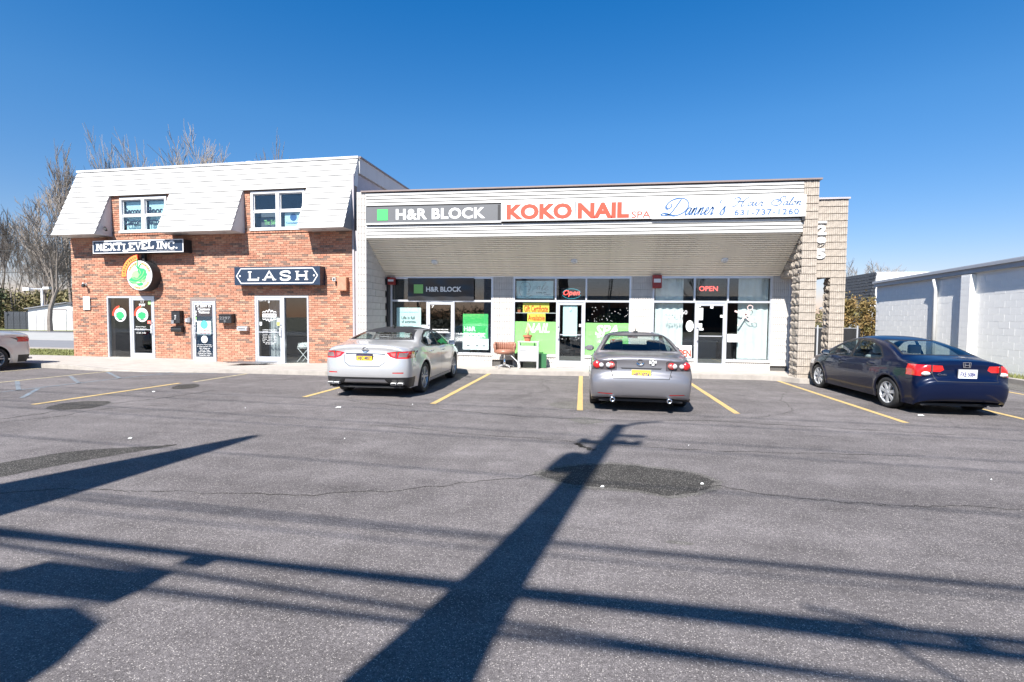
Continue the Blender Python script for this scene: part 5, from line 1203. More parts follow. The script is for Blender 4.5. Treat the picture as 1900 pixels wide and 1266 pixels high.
# small roof vent
t=empty('roof_vent',onL(-4.3,1.2,6.5),RL,'small white round vent cap on the mansard roof edge','vent'); MB().lathe([(0,.42),(.2,.40),(.30,.30),(.30,.22),(.18,.22),(.18,0)],'z',20).build('cap','signwhite',t,smooth=True)

# ================================================================== street side behind the camera (throws the long shadows)
def shadow_src(gx,gy,z):   # the point at height z whose shadow falls on (gx,gy)
    t=z/-ray.z; return Vector((gx,gy,0))-ray*t
PX,PY=None,None
pb=shadow_src(.45,7.9,11.0); PX,PY=pb.x,pb.y
up=empty('utility_pole',(PX,PY,0),(0,0,0),'wooden utility pole at the kerb behind the viewer, carrying wires and a transformer','utility pole')
MB().tube([(.50,0,0),(.30,0,4.4),(.27,0,5.1),(.24,0,5.9),(.18,0,7.3),(0,0,11.0)],[.33,.31,.235,.19,.15,.10],14).build('shaft','wood',up,smooth=True)
MB().box(-.30,.50,-.05,.05,9.7,9.80).build('crossarm','wood',up)
for x in (-.25,.25,.45): MB().lathe([(0,0),(.05,0),(.06,.06),(.03,.14),(0,.16)],'z',10,(x,0,9.82)).build('insulator','greytrim',up)
MB().lathe([(0,8.3),(.14,8.3),(.15,8.4),(.15,8.95),(.12,9.02),(0,9.1)],'z',20,(-.13,0,0)).build('transformer','metalgrey',up)
MB().tube([(0,0,10.8),(.2,.0,11.2),(.55,0,11.5)],[.05,.05,.03],8).box(-.05,.5,-.04,.04,10.2,10.28).build('bracket','wood',up)
MB().tube([(.60,0,0),(.38,0,6.0)],.05,8).build('conduit','metalgrey',up)
def wire(gl,gr,z,rad,label,sag=0,ext=6.0):
    a=shadow_src(*gl,z); b=shadow_src(*gr,z); d=(b-a); a2=a-d*ext*.5; b2=b+d*ext*.5; n=10
    pts=[a2.lerp(b2,i/n)+Vector((0,0,-sag*math.sin(pi*i/n))) for i in range(n+1)]
    return tag(MB().tube(pts,rad,6,cap=False).build('overhead_wire','wire'),label,'wire')
wire((-4.2,3.07),(-.7,2.97),5.9,.035,'thick low telephone cable behind the viewer, its left span')
wire((-.3,2.90),(2.1,2.76),5.9,.042,'thick low telephone cable behind the viewer, its right span')
wire((-2.6,2.60),(1.3,2.46),5.5,.024,'lowest thin cable behind the viewer')
wire((-.35,2.61),(1.31,2.46),5.5,.022,'lowest cable pair running right of the pole behind the viewer')
wire((-4.2,3.9),(-.6,3.69),6.8,.014,'medium wire above the telephone cable, left of the pole')
wire((-.15,3.6),(2.6,3.47),6.8,.014,'medium wire above the telephone cable, right of the pole')
wire((-4.9,3.58),(1.0,3.4),6.6,.009,'thin service wire behind the viewer')
wire((-3.0,5.3),(3.6,4.82),8.2,.011,'secondary power wire behind the viewer')
for k,(yl,yr,z) in enumerate(((7.0,6.2,9.6),(7.5,6.7,9.6),(8.6,8.0,9.7),(9.3,8.8,10.9))): wire((-5,yl),(5,yr),z,.011,('first','second','third','topmost')[k]+' high voltage wire over the street behind the viewer')
# slack loop and splice box
t=tag(MB().tube([shadow_src(-2.6,2.98,5.85),shadow_src(-2.40,2.96,5.85)],.07,10).build('splice_box','wire'),'black splice box hanging on the telephone cable','cable box')
mb=MB(); mb.tube([shadow_src(x,y,5.6) for x,y in ((1.3,2.95),(1.5,2.75),(1.7,2.45),(1.75,2.3))],.018,5); mb.tube([shadow_src(x,y,5.7) for x,y in ((1.2,3.05),(1.6,2.95),(2.0,2.8),(2.4,2.7))],.018,5); tag(mb.build('cable_loop','wire'),'slack cable loops hanging right of the pole','wire')
# unseen two-panel sign, left, outlines shaped to cast the ground shadows
def pyl(pts,z,name,m,parent,th=.12):
    vs=[shadow_src(x,y,z_) for (x,y),z_ in zip(pts,z)]
    return vs
PyS=empty('shadow_sign',(-4.2,-2.6,0),(0,0,0),'unseen sign with two panels behind the viewer, shaped to cast the lower left shadows','sign')
def panel(gpts,zs):
    # vertical panel in the plane y=-2.6: the height follows from each shadow point
    out=[]
    for (gx,gy) in gpts:
        t=(gy+2.6)/ray.y; P_=Vector((gx,gy,0))-ray*t; out.append((P_.x+4.2,P_.z))
    return out
q=panel([(-3.60,2.50),(-3.43,2.73),(-2.54,2.71),(-2.60,2.49)],0); MB().prism(q,-.08,.08).build('panel','signwhite',PyS)
q=panel([(-3.5,2.30),(-3.0,2.26),(-2.75,2.31),(-2.47,2.2),(-2.38,1.9),(-2.5,1.3),(-3.5,1.2)],0); MB().prism(q,-.08,.08).build('panel','signwhite',PyS)
q=panel([(-3.3,2.45),(-3.15,2.45),(-3.1,-2.3),(-3.3,-2.3)],0)
MB().box(-.3,-.1,-.1,.1,0,4.6).build('post','metalgrey',PyS)
# unseen tapered slab further left, added only to cast the wedge shadow
az=math.atan2(.22,.98); 
ob=empty('shadow_pylon',(-6.25,-1.0,0),(0,0,0),'unseen tapering pylon added left of the viewer, shaped only for its shadow','pylon')
tanel=math.tan(R(SUN_EL)); L_tip=(6.15+1.0)/math.cos(R(SUN_AZ)); ht=L_tip*tanel
def wat(Ld): return max(.10,1.02-.42*(Ld-4.9)/1.0) if False else max(.12,.95-(Ld-5.0)*.36)
prof=[(0,1.1),(4.2,1.1),(5.0,.95),(6.0,.62),(6.9,.30),(L_tip,.12)]
mb=MB(); vs=[]
for (Ld,w_) in prof: z=Ld*tanel; vs+=[(-w_/2,-.12,z),(w_/2,-.12,z),(w_/2,.12,z),(-w_/2,.12,z)]
mb.add(vs,[(4*i+j,4*i+(j+1)%4,4*i+4+(j+1)%4,4*i+4+j) for i in range(len(prof)-1) for j in range(4)]+[(0,3,2,1),(len(vs)-4,len(vs)-3,len(vs)-2,len(vs)-1)]); mb.build('shaft','signwhite',ob)
# trees and houses across the road (seen in reflections)
for k,(x,y,h,i) in enumerate(((-34,-30,13,0),(-22,-34,15,1),(-10,-31,12,2),(2,-36,14,3),(12,-30,13,0),(24,-33,15,1),(38,-31,13,2))): put_tree(i,x,y,h,'bare street tree across the road behind the viewer',k*.9,group='bare trees across the road behind the viewer')
hb=empty('roadside_store',(8,-44,0),(0,0,0),'long low brick store across the road behind the viewer','building'); MB().box(-22,22,-10,0,0,4.2).build('wall','brick_rust',hb); MB().box(-22.3,22.3,-10,.3,4.2,4.9).build('parapet','whitepaint',hb)
for x in range(-18,20,6): MB().box(x,x+4,.01,.06,.6,3.2).build('window','dark',hb)
mass('hedge',-14,-24,0,14,1.2,2.6,6000,.3,'evergreen','evergreen hedge across the road behind the viewer','hedge',12)
mass('hedge',22,-26,0,10,1.2,2.2,4000,.3,'evergreen','shorter evergreen hedge across the road, on the right','hedge',13)
# ================================================================== cars
def paint(name,c,metal=.75,rough=.28):
    m,t,b=nodes(name); L=t.links; b.inputs['Metallic'].default_value=metal; b.inputs['Roughness'].default_value=rough; b.inputs['Coat Weight'].default_value=1; b.inputs['Coat Roughness'].default_value=.02
    tc=N(t,'TexCoord'); n=N(t,'TexNoise',Scale=900.,Detail=1.); L.new(tc.outputs['Object'],n.inputs[0]); mr=N(t,'MapRange'); mr.inputs['To Min'].default_value=.88; mr.inputs['To Max'].default_value=1.12; L.new(n.outputs['Fac'],mr.inputs['Value'])
    n2=N(t,'TexNoise',Scale=1.5,Detail=5.); L.new(tc.outputs['Object'],n2.inputs[0]); m2=N(t,'MapRange'); m2.inputs['To Min'].default_value=.93; m2.inputs['To Max'].default_value=1.05; L.new(n2.outputs['Fac'],m2.inputs['Value'])
    mu=N(t,'Math',operation='MULTIPLY'); L.new(mr.outputs[0],mu.inputs[0]); L.new(m2.outputs[0],mu.inputs[1])
    s=N(t,'VectorMath',operation='SCALE'); s.inputs[0].default_value=c; L.new(mu.outputs[0],s.inputs['Scale']); L.new(s.outputs[0],b.inputs['Base Color']); return m
M['paint_silver']=paint('silver_paint',(.50,.50,.505),.5,.36); M['paint_grey']=paint('violet_grey_paint',(.20,.195,.21),.5,.36); M['paint_navy']=paint('navy_paint',(.002,.006,.026),.1,.3)
M['paint_navy'].node_tree.nodes['Principled BSDF'].inputs['Coat Weight'].default_value=.42; M['paint_navy'].node_tree.nodes['Principled BSDF'].inputs['Specular IOR Level'].default_value=.12
def catmull(pts,n):
    """smooth open path through pts resampled to n points with equal arc length"""
    q=[]
    P_=[Vector(p) for p in pts]
    for i in range(len(P_)-1):
        a=P_[max(i-1,0)];b=P_[i];c=P_[i+1];d=P_[min(i+2,len(P_)-1)]
        l=(c-b).length; l0=max((b-a).length,1e-3); l1=max((d-c).length,1e-3)
        m1=((c-a)/(l0+l))*l if i>0 else (c-b); m2=((d-b)/(l1+l))*l if i<len(P_)-2 else (c-b)
        for k in range(16):
            t=k/16; q.append((2*t**3-3*t*t+1)*b+(t**3-2*t*t+t)*m1+(-2*t**3+3*t*t)*c+(t**3-t*t)*m2)
    q.append(P_[-1]); ls=[0]
    for i in range(1,len(q)): ls.append(ls[-1]+(q[i]-q[i-1]).length)
    out=[];j=0
    for i in range(n):
        s=ls[-1]*i/(n-1)
        while j<len(ls)-2 and ls[j+1]<s: j+=1
        f=(s-ls[j])/max(1e-9,ls[j+1]-ls[j]); out.append(q[j].lerp(q[j+1],min(1,max(0,f))))
    return out
def interp(tab,x):
    if x<=tab[0][0]: return tab[0][1]
    for (a,b),(c,d) in zip(tab,tab[1:]):
        if x<=c: t=(x-a)/(c-a); t=t*t*(3-2*t); return b+(d-b)*t
    return tab[-1][1]
def plane_pts(poly,ax0,ax1,third=None):
    """half spaces of a convex polygon given in axes ax0, ax1"""
    n=len(poly); ar=sum(poly[i][0]*poly[(i+1)%n][1]-poly[(i+1)%n][0]*poly[i][1] for i in range(n)); s=1 if ar>0 else -1; out=[]
    for i in range(n):
        a=poly[i];b=poly[(i+1)%n]; dx=b[0]-a[0];dy=b[1]-a[1]; l=math.hypot(dx,dy)
        if l<1e-6: continue
        nn=[0,0,0]; nn[ax0]=dy/l*s; nn[ax1]=-dx/l*s; co=[0,0,0]; co[ax0]=a[0]; co[ax1]=a[1]; out.append((Vector(co),Vector(nn)))
    return out
def side(poly,sg,xmin=.3): return plane_pts(poly,1,2)+[(Vector((sg*xmin,0,0)),Vector((-sg,0,0)))]
def rear(poly,ylim,sg=-1): return plane_pts(poly,0,2)+[(Vector((0,ylim,0)),Vector((0,-sg,0)))]   # sg -1: y<ylim
def top(poly,zmin): return plane_pts(poly,0,1)+[(Vector((0,0,zmin)),Vector((0,0,-1)))]
def strip(p,q,wd):
    a=Vector(p);b=Vector(q);d=(b-a).normalized();n=Vector((-d.y,d.x))*wd/2; return [tuple(a+n),tuple(b+n),tuple(b-n),tuple(a-n)]
def mirror(poly): return [(-x,z) for x,z in poly][::-1]

def build_car(S):
    prof=catmull(S['prof'],S.get('ns',170)); ns=len(prof)
    ymin=min(p.x for p in prof); ymax=max(p.x for p in prof)
    # sill points: monotone along y
    tot=0; ls=[0]
    for i in range(1,ns): tot+=(prof[i]-prof[i-1]).length; ls.append(tot)
    sy0,sy1=S['sill_y']; zs=S['sill_z']
    def msill(i):
        y=prof[i].x; t=ls[i]/tot
        a=sy0+(sy1-sy0)*t; b=min(max(y,sy0),sy1); return Vector((a*.35+b*.65,zs))
    def Wd(y,z):
        w0=S['w']*interp(S['plan'],y); zb=interp(S['belt'],y)
        if z<=zb: x=w0-S['lower']*max(0,(.62-z)/.42)**2-S['upper']*max(0,(z-.62)/(zb-.62))**2
        else:
            d=z-zb; x=w0-S['upper']-S['shoulder']*min(1,d/.045)**.8*(1 if d>0 else 0)-S['tumble']*d
        # raised wheel-arch lips
        for ya in S['axles']:
            rr_=math.hypot(y-ya,z-S['wr']); x+=.014*math.exp(-((rr_-S['wr']-.075)/.035)**2) if z<zb else 0
        # feature line on the doors
        zf=interp(S['feat'],y); x+=S['featd']*math.exp(-((z-zf)/.022)**2)
        return x
    A=[0,.08,.16,.24,.32,.4,.48,.56,.63,.70,.76]; nn=S['n']
    th0=math.asin(min(1,.76**(nn/2))); TH=[th0+(pi/2-th0)*(k/9) for k in range(1,10)]
    nv=26; grid=[]
    for i,p in enumerate(prof):
        m_=msill(i); dr=(m_-p); D=dr.length; dr=dr/D if D>1e-6 else Vector((0,-1))
        r=min(interp(S['round'],ls[i]/tot),D*.9); ring=[]
        for a in A:
            d=r*(1-(1-a**nn)**(1/nn)); q=p+dr*d; ring.append(Vector((a*Wd(q.x,q.y),q.x,q.y)))
        for t in TH:
            d=r*(1-math.cos(t)**(2/nn)); q=p+dr*d; ring.append(Vector((math.sin(t)**(2/nn)*Wd(q.x,q.y),q.x,q.y)))
        for k in range(1,nv+1):
            q=p+dr*(r+(D-r)*k/nv); ring.append(Vector((Wd(q.x,q.y),q.x,q.y)))
        grid.append(ring)
    nr=len(grid[0]); bm=bmesh.new(); V={}
    for sgn in (1,-1):
        for i in range(ns):
            for j in range(nr):
                if sgn==-1 and j==0: V[(sgn,i,j)]=V[(1,i,0)]; continue
                c=grid[i][j]; V[(sgn,i,j)]=bm.verts.new((c.x*sgn,c.y,c.z))
    for sgn in (1,-1):
        for i in range(ns-1):
            for j in range(nr-1):
                q=[V[(sgn,i,j)],V[(sgn,i,j+1)],V[(sgn,i+1,j+1)],V[(sgn,i+1,j)]]
                if sgn==1: q=q[::-1]
                try: bm.faces.new(q)
                except ValueError: pass
    bm.normal_update()
    # optional plate recess etc: push vertices
    for (x0,x1,z0,z1,ylim,d) in S.get('recess',[]):
        for v in bm.verts:
            if v.co.y<ylim and x0<v.co.x<x1 and z0<v.co.z<z1: v.co.y+=d
    for f in bm.faces: f.smooth=True; f.material_index=0
    MI=['paint','gap','trim','glass','lamp']
    lay=bm.faces.layers.int.new('reg')
    def cut(planes,val,only=None,margin=.13):
        fs=[]
        for f in bm.faces:
            c=f.calc_center_median()
            if all((c-co).dot(no)<margin for co,no in planes): fs.append(f)
        for co,no in planes:
            if not fs: return
            es=set();vs=set()
            for f in fs: es.update(f.edges); vs.update(f.verts)
            res=bmesh.ops.bisect_plane(bm,geom=list(vs)+list(es)+fs,plane_co=co,plane_no=no,dist=1e-5)
            fs=[g for g in res['geom'] if isinstance(g,bmesh.types.BMFace)]
            fs=[f for f in fs if f.is_valid and (f.calc_center_median()-co).dot(no)<1e-6+margin]
        for f in fs:
            c=f.calc_center_median()
            if all((c-co).dot(no)<1e-5 for co,no in planes):
                if only is None or f[lay] in only: f[lay]=val
    regs=[]  # (name, material, planes-list)
    code=1
    # wheel arches -> removed
    for ya in S['axles']:
        cp=[(ya+S['ar']*math.cos(2*pi*k/28),S['wr']+.01+S['ar']*math.sin(2*pi*k/28)) for k in range(28)]
        for sg in (1,-1): cut(side(cp,sg,.45),-1)
        for sg in (1,-1): cut(side([(ya-S['ar'],-.2),(ya+S['ar'],-.2),(ya+S['ar']*.97,S['wr']*.9),(ya-S['ar']*.97,S['wr']*.9)],sg,.45),-1)
    table=[]
    for item in S['regions']:
        nm,mt,polys=item[0],item[1],item[2]; off=item[3] if len(item)>3 else 0
        for pl in polys: cut(pl,code,only=item[4] if len(item)>4 else None)
        table.append((code,nm,mt,off)); code+=1
    bm.normal_update(); bm.verts.index_update()
    normals=[v.normal.copy() for v in bm.verts]
    root=empty(S['name'],S['loc'],(0,0,R(S['rz'])),S['label'],'car'); root.scale=S.get('scale',(1,1,1))
    def part(code_,nm,mt,off):
        fs=[f for f in bm.faces if f[lay] in (code_ if isinstance(code_,set) else {code_})]
        if not fs: print('EMPTY REGION',S['name'],nm); return
        idx={};vs=[];ns_=[];fc=[]
        for f in fs:
            t=[]
            for v in f.verts:
                if v.index not in idx: idx[v.index]=len(vs); vs.append(tuple(v.co+normals[v.index]*off)); ns_.append(normals[v.index])
                t.append(idx[v.index])
            fc.append(tuple(t))
        me=bpy.data.meshes.new(nm); me.from_pydata(vs,[],fc); me.materials.append(M[mt]); me.polygons.foreach_set('use_smooth',[True]*len(fc)); me.update()
        if len(me.vertices)==len(ns_): me.normals_split_custom_set_from_vertices(ns_)
        return link(nm,me,root)
    body=part(0,'body',S['paint'],0)
    # parts split per side for glass and lamps
    groups={}
    for c,nm,mt,off in table: groups.setdefault((nm,mt,off),set()).add(c)
    for (nm,mt,off),cs in groups.items():
        for c in cs: part(c,nm,mt,off)
    bm.free()
    # interior shell
    zb=interp(S['belt'],0); y0,y1=S['cabin']
    mb=MB(); hw=S['w']*.86
    mb.box(-hw,hw,ymin+.35,ymax-.45,.20,.27); 
    mb.quad((-hw,y1-.15,.75),(hw,y1-.15,.75),(hw*.93,y1+.15,zb-.04),(-hw*.93,y1+.15,zb-.04)); mb.quad((-hw*.9,y1+.15,zb-.04),(hw*.9,y1+.15,zb-.04),(hw*.8,y1+.75,zb-.10),(-hw*.8,y1+.75,zb-.10))
    mb.quad((-hw*.9,y0-.05,zb+.0),(hw*.9,y0-.05,zb+.0),(hw*.78,y0-.72,zb+.05),(-hw*.78,y0-.72,zb+.05)); mb.quad((-hw,y0-.05,.3),(hw,y0-.05,.3),(hw*.95,y0-.05,zb),(-hw*.95,y0-.05,zb))
    for sg in (1,-1): mb.quad((sg*hw,y0,.3),(sg*hw,y1,.3),(sg*hw*.965,y1,zb-.07),(sg*hw*.965,y0,zb-.07))
    mb.build('interior','black',root)
    sm=S.get('seat','seatdark')
    def seat(x,y,wd,head=True,zt=.0):
        s=MB().box(-wd/2,wd/2,-.25,.28,.38,.55).build('seat',sm,root,bevel=.04); s.location=(x,y,0)
        b=MB().prismx([(-.22,.5),(-.10,.5),(-.24,zb+.07+zt),(-.36,zb+.07+zt)],-wd/2,wd/2).build('seatback',sm,s,bevel=.03)
        if head: MB().box(-.13,.13,-.38,-.28,zb+.11+zt,zb+.31+zt).build('headrest',sm,s,bevel=.035)
        return s
    ym=(y0+y1)/2
    for sg in (1,-1): seat(sg*.37,ym+.22,.50)
    s=MB().box(-hw*.88,hw*.88,-.2,.25,.38,.52).build('seat',sm,root,bevel=.04); s.location=(0,y0+.32,0)
    MB().prismx([(-.2,.5),(-.1,.5),(-.28,zb+.01),(-.38,zb+.01)],-hw*.88,hw*.88).build('seatback',sm,s,bevel=.03)
    for sg in (1,-1): MB().box(sg*.36-.12,sg*.36+.12,-.42,-.33,zb+.0,zb+.13).build('headrest',sm,s,bevel=.03)
    mb=MB(); mb.lathe([(.175,.0),(.19,.015),(.175,.03)],'y',20,(0,0,0)); sw=mb.build('steering_wheel','black',root); sw.location=(-.37,y1-.12,zb-.04); sw.rotation_euler=(R(-25),0,0)
    MB().box(-.11,.11,-.01,.01,-.03,.03).build('rear_mirror','black',root,bevel=.008).location=(0,y1-.20,S['roofz']-.14)
    # underbody and wheel housings
    mb=MB(); mb.box(-hw*.92,hw*.92,ymin+.18,ymax-.2,S['sill_z']+.005,S['sill_z']+.05)
    for ya in S['axles']:
        for sg in (1,-1):
            q=[(ya+(S['ar']+.012)*math.cos(pi*k/12),S['wr']+.01+(S['ar']+.012)*math.sin(pi*k/12)) for k in range(13)]; w_=S['w']*interp(S['plan'],ya)
            vs=[(sg*(w_-.03),a,b) for a,b in q]+[(sg*(w_-.30),a,b) for a,b in q]; mb.add(vs,[(k,k+1,k+14,k+13) for k in range(12)]); mb.add([(sg*(w_-.30),a,b) for a,b in q]+[(sg*(w_-.30),ya,S['wr']-.1)],[(k,k+1,13) for k in range(12)])
    mb.build('underbody','gap',root)
    # wheels
    wr=S['wr']; tw=.215
    ty=MB().lathe([(wr*.70,-tw/2+.01),(wr*.80,-tw/2),(wr*.93,-tw/2),(wr*.985,-tw/2+.018),(wr,-tw/2+.05),(wr,tw/2-.05),(wr*.985,tw/2-.018),(wr*.93,tw/2),(wr*.80,tw/2),(wr*.70,tw/2-.01)],'x',40).mesh('tyre','rubber',True)
    rm=MB(); f=tw/2-.012; rr_=wr*.715
    rm.lathe([(rr_,-tw/2+.02),(rr_,f),(rr_*.96,f+.004),(rr_*.93,f-.012),(rr_*.90,f-.05),(rr_*.86,-tw/2+.03)],'x',40,mi=0)
    rm.lathe([(0,f-.085),(rr_*.9,f-.085)],'x',24,mi=1)
    nsp=S['spokes'][0]; kind=S['spokes'][1]
    for k in range(nsp):
        a=2*pi*k/nsp+.2
        def sp(a0,w0,a1,w1,r0,r1,dd,mi=0):
            c0,s0=math.cos(a0),math.sin(a0);c1,s1=math.cos(a1),math.sin(a1)
            p=[(r0*c0-w0*s0,r0*s0+w0*c0),(r1*c1-w1*s1,r1*s1+w1*c1),(r1*c1+w1*s1,r1*s1-w1*c1),(r0*c0+w0*s0,r0*s0-w0*c0)]
            rm.add([(f-dd,x,y) for x,y in p]+[(f-dd-.03,x*.99,y*.99) for x,y in p],[(0,1,2,3),(0,4,5,1),(3,2,6,7),(1,5,6,2),(0,3,7,4)],mi)
        if kind=='split': sp(a-.06,.012,a-.20,.014,rr_*.2,rr_*.95,.006); sp(a+.06,.012,a+.20,.014,rr_*.2,rr_*.95,.006)
        else: sp(a,rr_*.11,a,rr_*.17,rr_*.22,rr_*.94,.006)
    rm.lathe([(0,f-.0),(rr_*.16,f-.002),(rr_*.24,f-.02),(rr_*.26,f-.05)],'x',20,mi=0)
    if kind=='cover': rm.lathe([(rr_*.98,f-.0),(rr_*.90,f-.006),(rr_*.86,f-.02)],'x',36,mi=0)
    rme=rm.mesh('wheel',['rim' if kind!='cover' else 'hubcap','rimdark'])
    for ya in S['axles']:
        for sg in (1,-1):
            w_=S['w']*interp(S['plan'],ya)
            o=link('wheel',rme,root); o.location=(sg*(w_-tw/2-.012-S.get('inset',0)),ya,wr); o.rotation_euler=(0,0,0 if sg>0 else pi); t=link('tyre',ty,o)
    # mirrors and handles
    for sg in (1,-1):
        mx,my,mz=S['mirror']; mb=MB(); n=10; vs=[]
        for i in range(7):
            t=i/6; sc=math.sin(pi*min(1,.12+.88*t)**.8)**.6 if t<1 else .02
            sc=[.35,.8,1,1,.9,.6,.15][i]
            for j in range(n): a=2*pi*j/n; vs.append((sg*(mx-.02+.21*t),my+.055*math.cos(a)*sc*(1.2 if math.cos(a)>0 else .7),mz+.075*math.sin(a)*sc))
        mb.add(vs,[(i*n+j,i*n+(j+1)%n,(i+1)*n+(j+1)%n,(i+1)*n+j) for i in range(6) for j in range(n)]+[tuple(range(n)),tuple(range(6*n,7*n))])
        me=mb.mesh('mirror',S['paint'],True); fixn(me); o=link('mirror',me,root)
        MB().box(sg*(mx+.02) if sg>0 else -(mx+.17),sg*(mx+.17) if sg>0 else -(mx+.02),my-.046,my-.042,mz-.045,mz+.05).build('mirror_glass','chrome',o)
        for (hy,hz) in S['handles']:
            w_=Wd(hy,hz); h=MB().tube([(sg*(w_+.0),hy-.10,hz),(sg*(w_+.03),hy-.08,hz+.003),(sg*(w_+.032),hy+.07,hz+.003),(sg*(w_-.0),hy+.10,hz)],[.008,.014,.014,.008],8).build('door_handle',S.get('handle_mat',S['paint']),root,smooth=True)
    return root
def rear_surface_y(S,z):  # centre line rear y at height z
    best=None
    for p in catmull(S['prof'],170):
        if p.x<S['sill_y'][0]*.75 and (best is None or abs(p.y-z)<abs(best.y-z)): best=p
    return best.x
M['hubcap']=mat('silver_hubcap',(.50,.51,.53),.35,metal=.35)
def plate(root,x,y,z,bodym,txt,tm,top_=None,tilt=0):
    t=link('licence_plate',MB().box(-.155,.155,-.006,0,-.08,.08).mesh('licence_plate',bodym),root); t.location=(x,y,z); t.rotation_euler=(R(tilt),0,0)
    MB().box(-.168,.168,-.003,.006,-.092,.092).build('plate_frame','black' if top_ else 'metalgrey',t)
    text(txt,-.13,.13,-.045,.04,-.006,tm,t,bold=.03,depth=.003)
    if top_: MB().box(-.155,.155,-.009,-.0065,.052,.08).build('plate_band',top_,t)
    return t
def octo(cx,cz,rx,rz,n=14): return [(cx+rx*math.cos(2*pi*k/n),cz+rz*math.sin(2*pi*k/n)) for k in range(n)]
# ---------------- silver sedan
def silver(name,loc,rz,label,full=True):
    S=dict(name=name,loc=loc,rz=rz,label=label,paint='paint_silver',w=.925,n=3.0,ns=170,
    prof=[(-2.20,.27),(-2.36,.33),(-2.425,.44),(-2.44,.58),(-2.42,.74),(-2.385,.88),(-2.36,1.0),(-2.375,1.075),(-2.30,1.105),(-2.0,1.14),(-1.72,1.165),(-1.60,1.185),(-1.25,1.30),(-.85,1.395),(-.35,1.44),(.1,1.435),(.55,1.375),(.95,1.24),(1.28,1.10),(1.42,1.045),(1.8,.98),(2.15,.88),(2.36,.76),(2.44,.62),(2.45,.45),(2.38,.28),(2.2,.20)],
    sill_y=(-2.15,2.15),sill_z=.20,plan=[(-2.45,.86),(-2.1,.955),(-1.4,1.0),(1.2,1.0),(1.9,.955),(2.45,.80)],
    belt=[(-2.45,1.06),(-1.6,1.05),(-.6,.985),(.6,.955),(1.4,.93),(2.4,.8)],lower=.05,upper=.045,shoulder=.035,tumble=.52,
    axles=(-1.36,1.415),wr=.345,ar=.385,feat=[(-2.4,.90),(-1.5,.93),(-.6,.82),(.5,.78),(1.4,.86)],featd=.010,
    round=[(0,.30),(.10,.34),(.17,.22),(.24,.12),(.3,.13),(.40,.16),(.55,.16),(.64,.14),(.8,.20),(.9,.42),(1,.4)],
    cabin=(-1.05,.62),roofz=1.43,spokes=(5,'split'),mirror=(.90,.74,1.03),handles=[(-.85,.90),(.18,.87)],handle_mat='chrome')
    Rg=[]
    FG=[(.06,1.00),(.96,.985),(.70,1.16),(.42,1.29),(.06,1.345)]; RG=[(-.06,1.005),(-.06,1.345),(-.45,1.33),(-.85,1.245),(-1.12,1.13),(-1.02,1.055)]
    for sg in (1,-1):
        Rg.append(('window_trim','gap',[side([(1.10,.965),(.74,1.19),(.42,1.33),(0,1.385),(-.48,1.365),(-.90,1.275),(-1.30,1.12),(-1.08,1.02),(0,.975)],sg,.35)]))
        Rg.append(('side_window','carglass',[side(FG,sg,.3)])); Rg.append(('side_window','carglass',[side(RG,sg,.3)]))
    Rg.append(('window_trim','gap',[rear([(-.70,1.175),(.70,1.175),(.645,1.25),(.54,1.375),(-.54,1.375),(-.645,1.25)],-.75)]))
    Rg.append(('rear_window','carglass',[rear([(-.655,1.19),(.655,1.19),(.60,1.26),(.53,1.325),(-.53,1.325),(-.60,1.26)],-.80)]))
    Rg.append(('windshield','carglass',[rear([(-.68,1.09),(.68,1.09),(.56,1.37),(-.56,1.37)],.50,1)]))
    Rg.append(('glass_roof','gap',[top([(-.44,-1.08),(.44,-1.08),(.54,-.3),(.54,.2),(.48,.50),(-.48,.50),(-.54,.2),(-.54,-.3)],1.315)],.002))
    for sg in (1,-1):
        f=(lambda q:q) if sg>0 else mirror
        LA=f([(.42,.945),(.50,.86),(.62,.82),(1.2,.82),(1.2,.975),(.62,.97)])
        Rg.append(('tail_lamp','lamp_red',[rear(LA,-1.93)],.004)) 
        Rg.append(('lamp_insert','lamp_pink',[rear(f([(.50,.935),(.53,.885),(.585,.86),(.60,.935)]),-1.93)],.006)); Rg.append(('lamp_insert','lamp_smoke',[rear(f([(.67,.94),(.65,.85),(.815,.85),(.835,.945)]),-1.90)],.006)); Rg.append(('lamp_seam','lamp_dark',[rear(f([(.615,.97),(.60,.825),(.625,.825),(.64,.97)]),-1.90)],.0062))
        Rg.append(('lamp_point','lamp_dark',[side([(-1.96,.935),(-1.74,.97),(-1.96,.86)],sg,.5)],.004))
        Rg.append(('headlamp','lamp_clear',[rear(f([(.5,.60),(.95,.66),(1.1,.82),(.9,.84),(.6,.72)]),1.75,1)],.003))
        Rg.append(('reflector','lamp_red',[rear(f([(.56,.525),(.76,.52),(.76,.545),(.56,.545)]),-2.0)],.004))
    for q in (strip((-1.16,.30),(-1.16,.99),.010),strip((0,.25),(0,.975),.010),strip((1.12,.32),(1.14,.93),.010),strip((-1.12,.27),(1.1,.27),.012)):
        for sg in (1,-1): Rg.append(('panel_gap','gap',[side(q,sg,.5)],0,{0}))
    for a,b in (((-.44,.93),(-.40,.74)),((-.40,.74),(-.30,.665)),((-.30,.665),(.30,.665)),((.30,.665),(.40,.74)),((.40,.74),(.44,.93))): Rg.append(('panel_gap','gap',[rear(strip(a,b,.011),-2.1)],0,{0}))
    Rg.append(('diffuser','black',[rear([(-1.1,.22),(1.1,.22),(1.1,.42),(.75,.44),(-.75,.44),(-1.1,.42)],-1.95)],.002,{0}))
    Rg.append(('diffuser_insert','paint_silver',[rear([(-.50,.24),(.50,.24),(.40,.395),(-.40,.395)],-2.0)],.012))
    S['scale']=(1,1,.955); S['regions']=Rg; root=build_car(S)
    yr=lambda z:rear_surface_y(S,z)
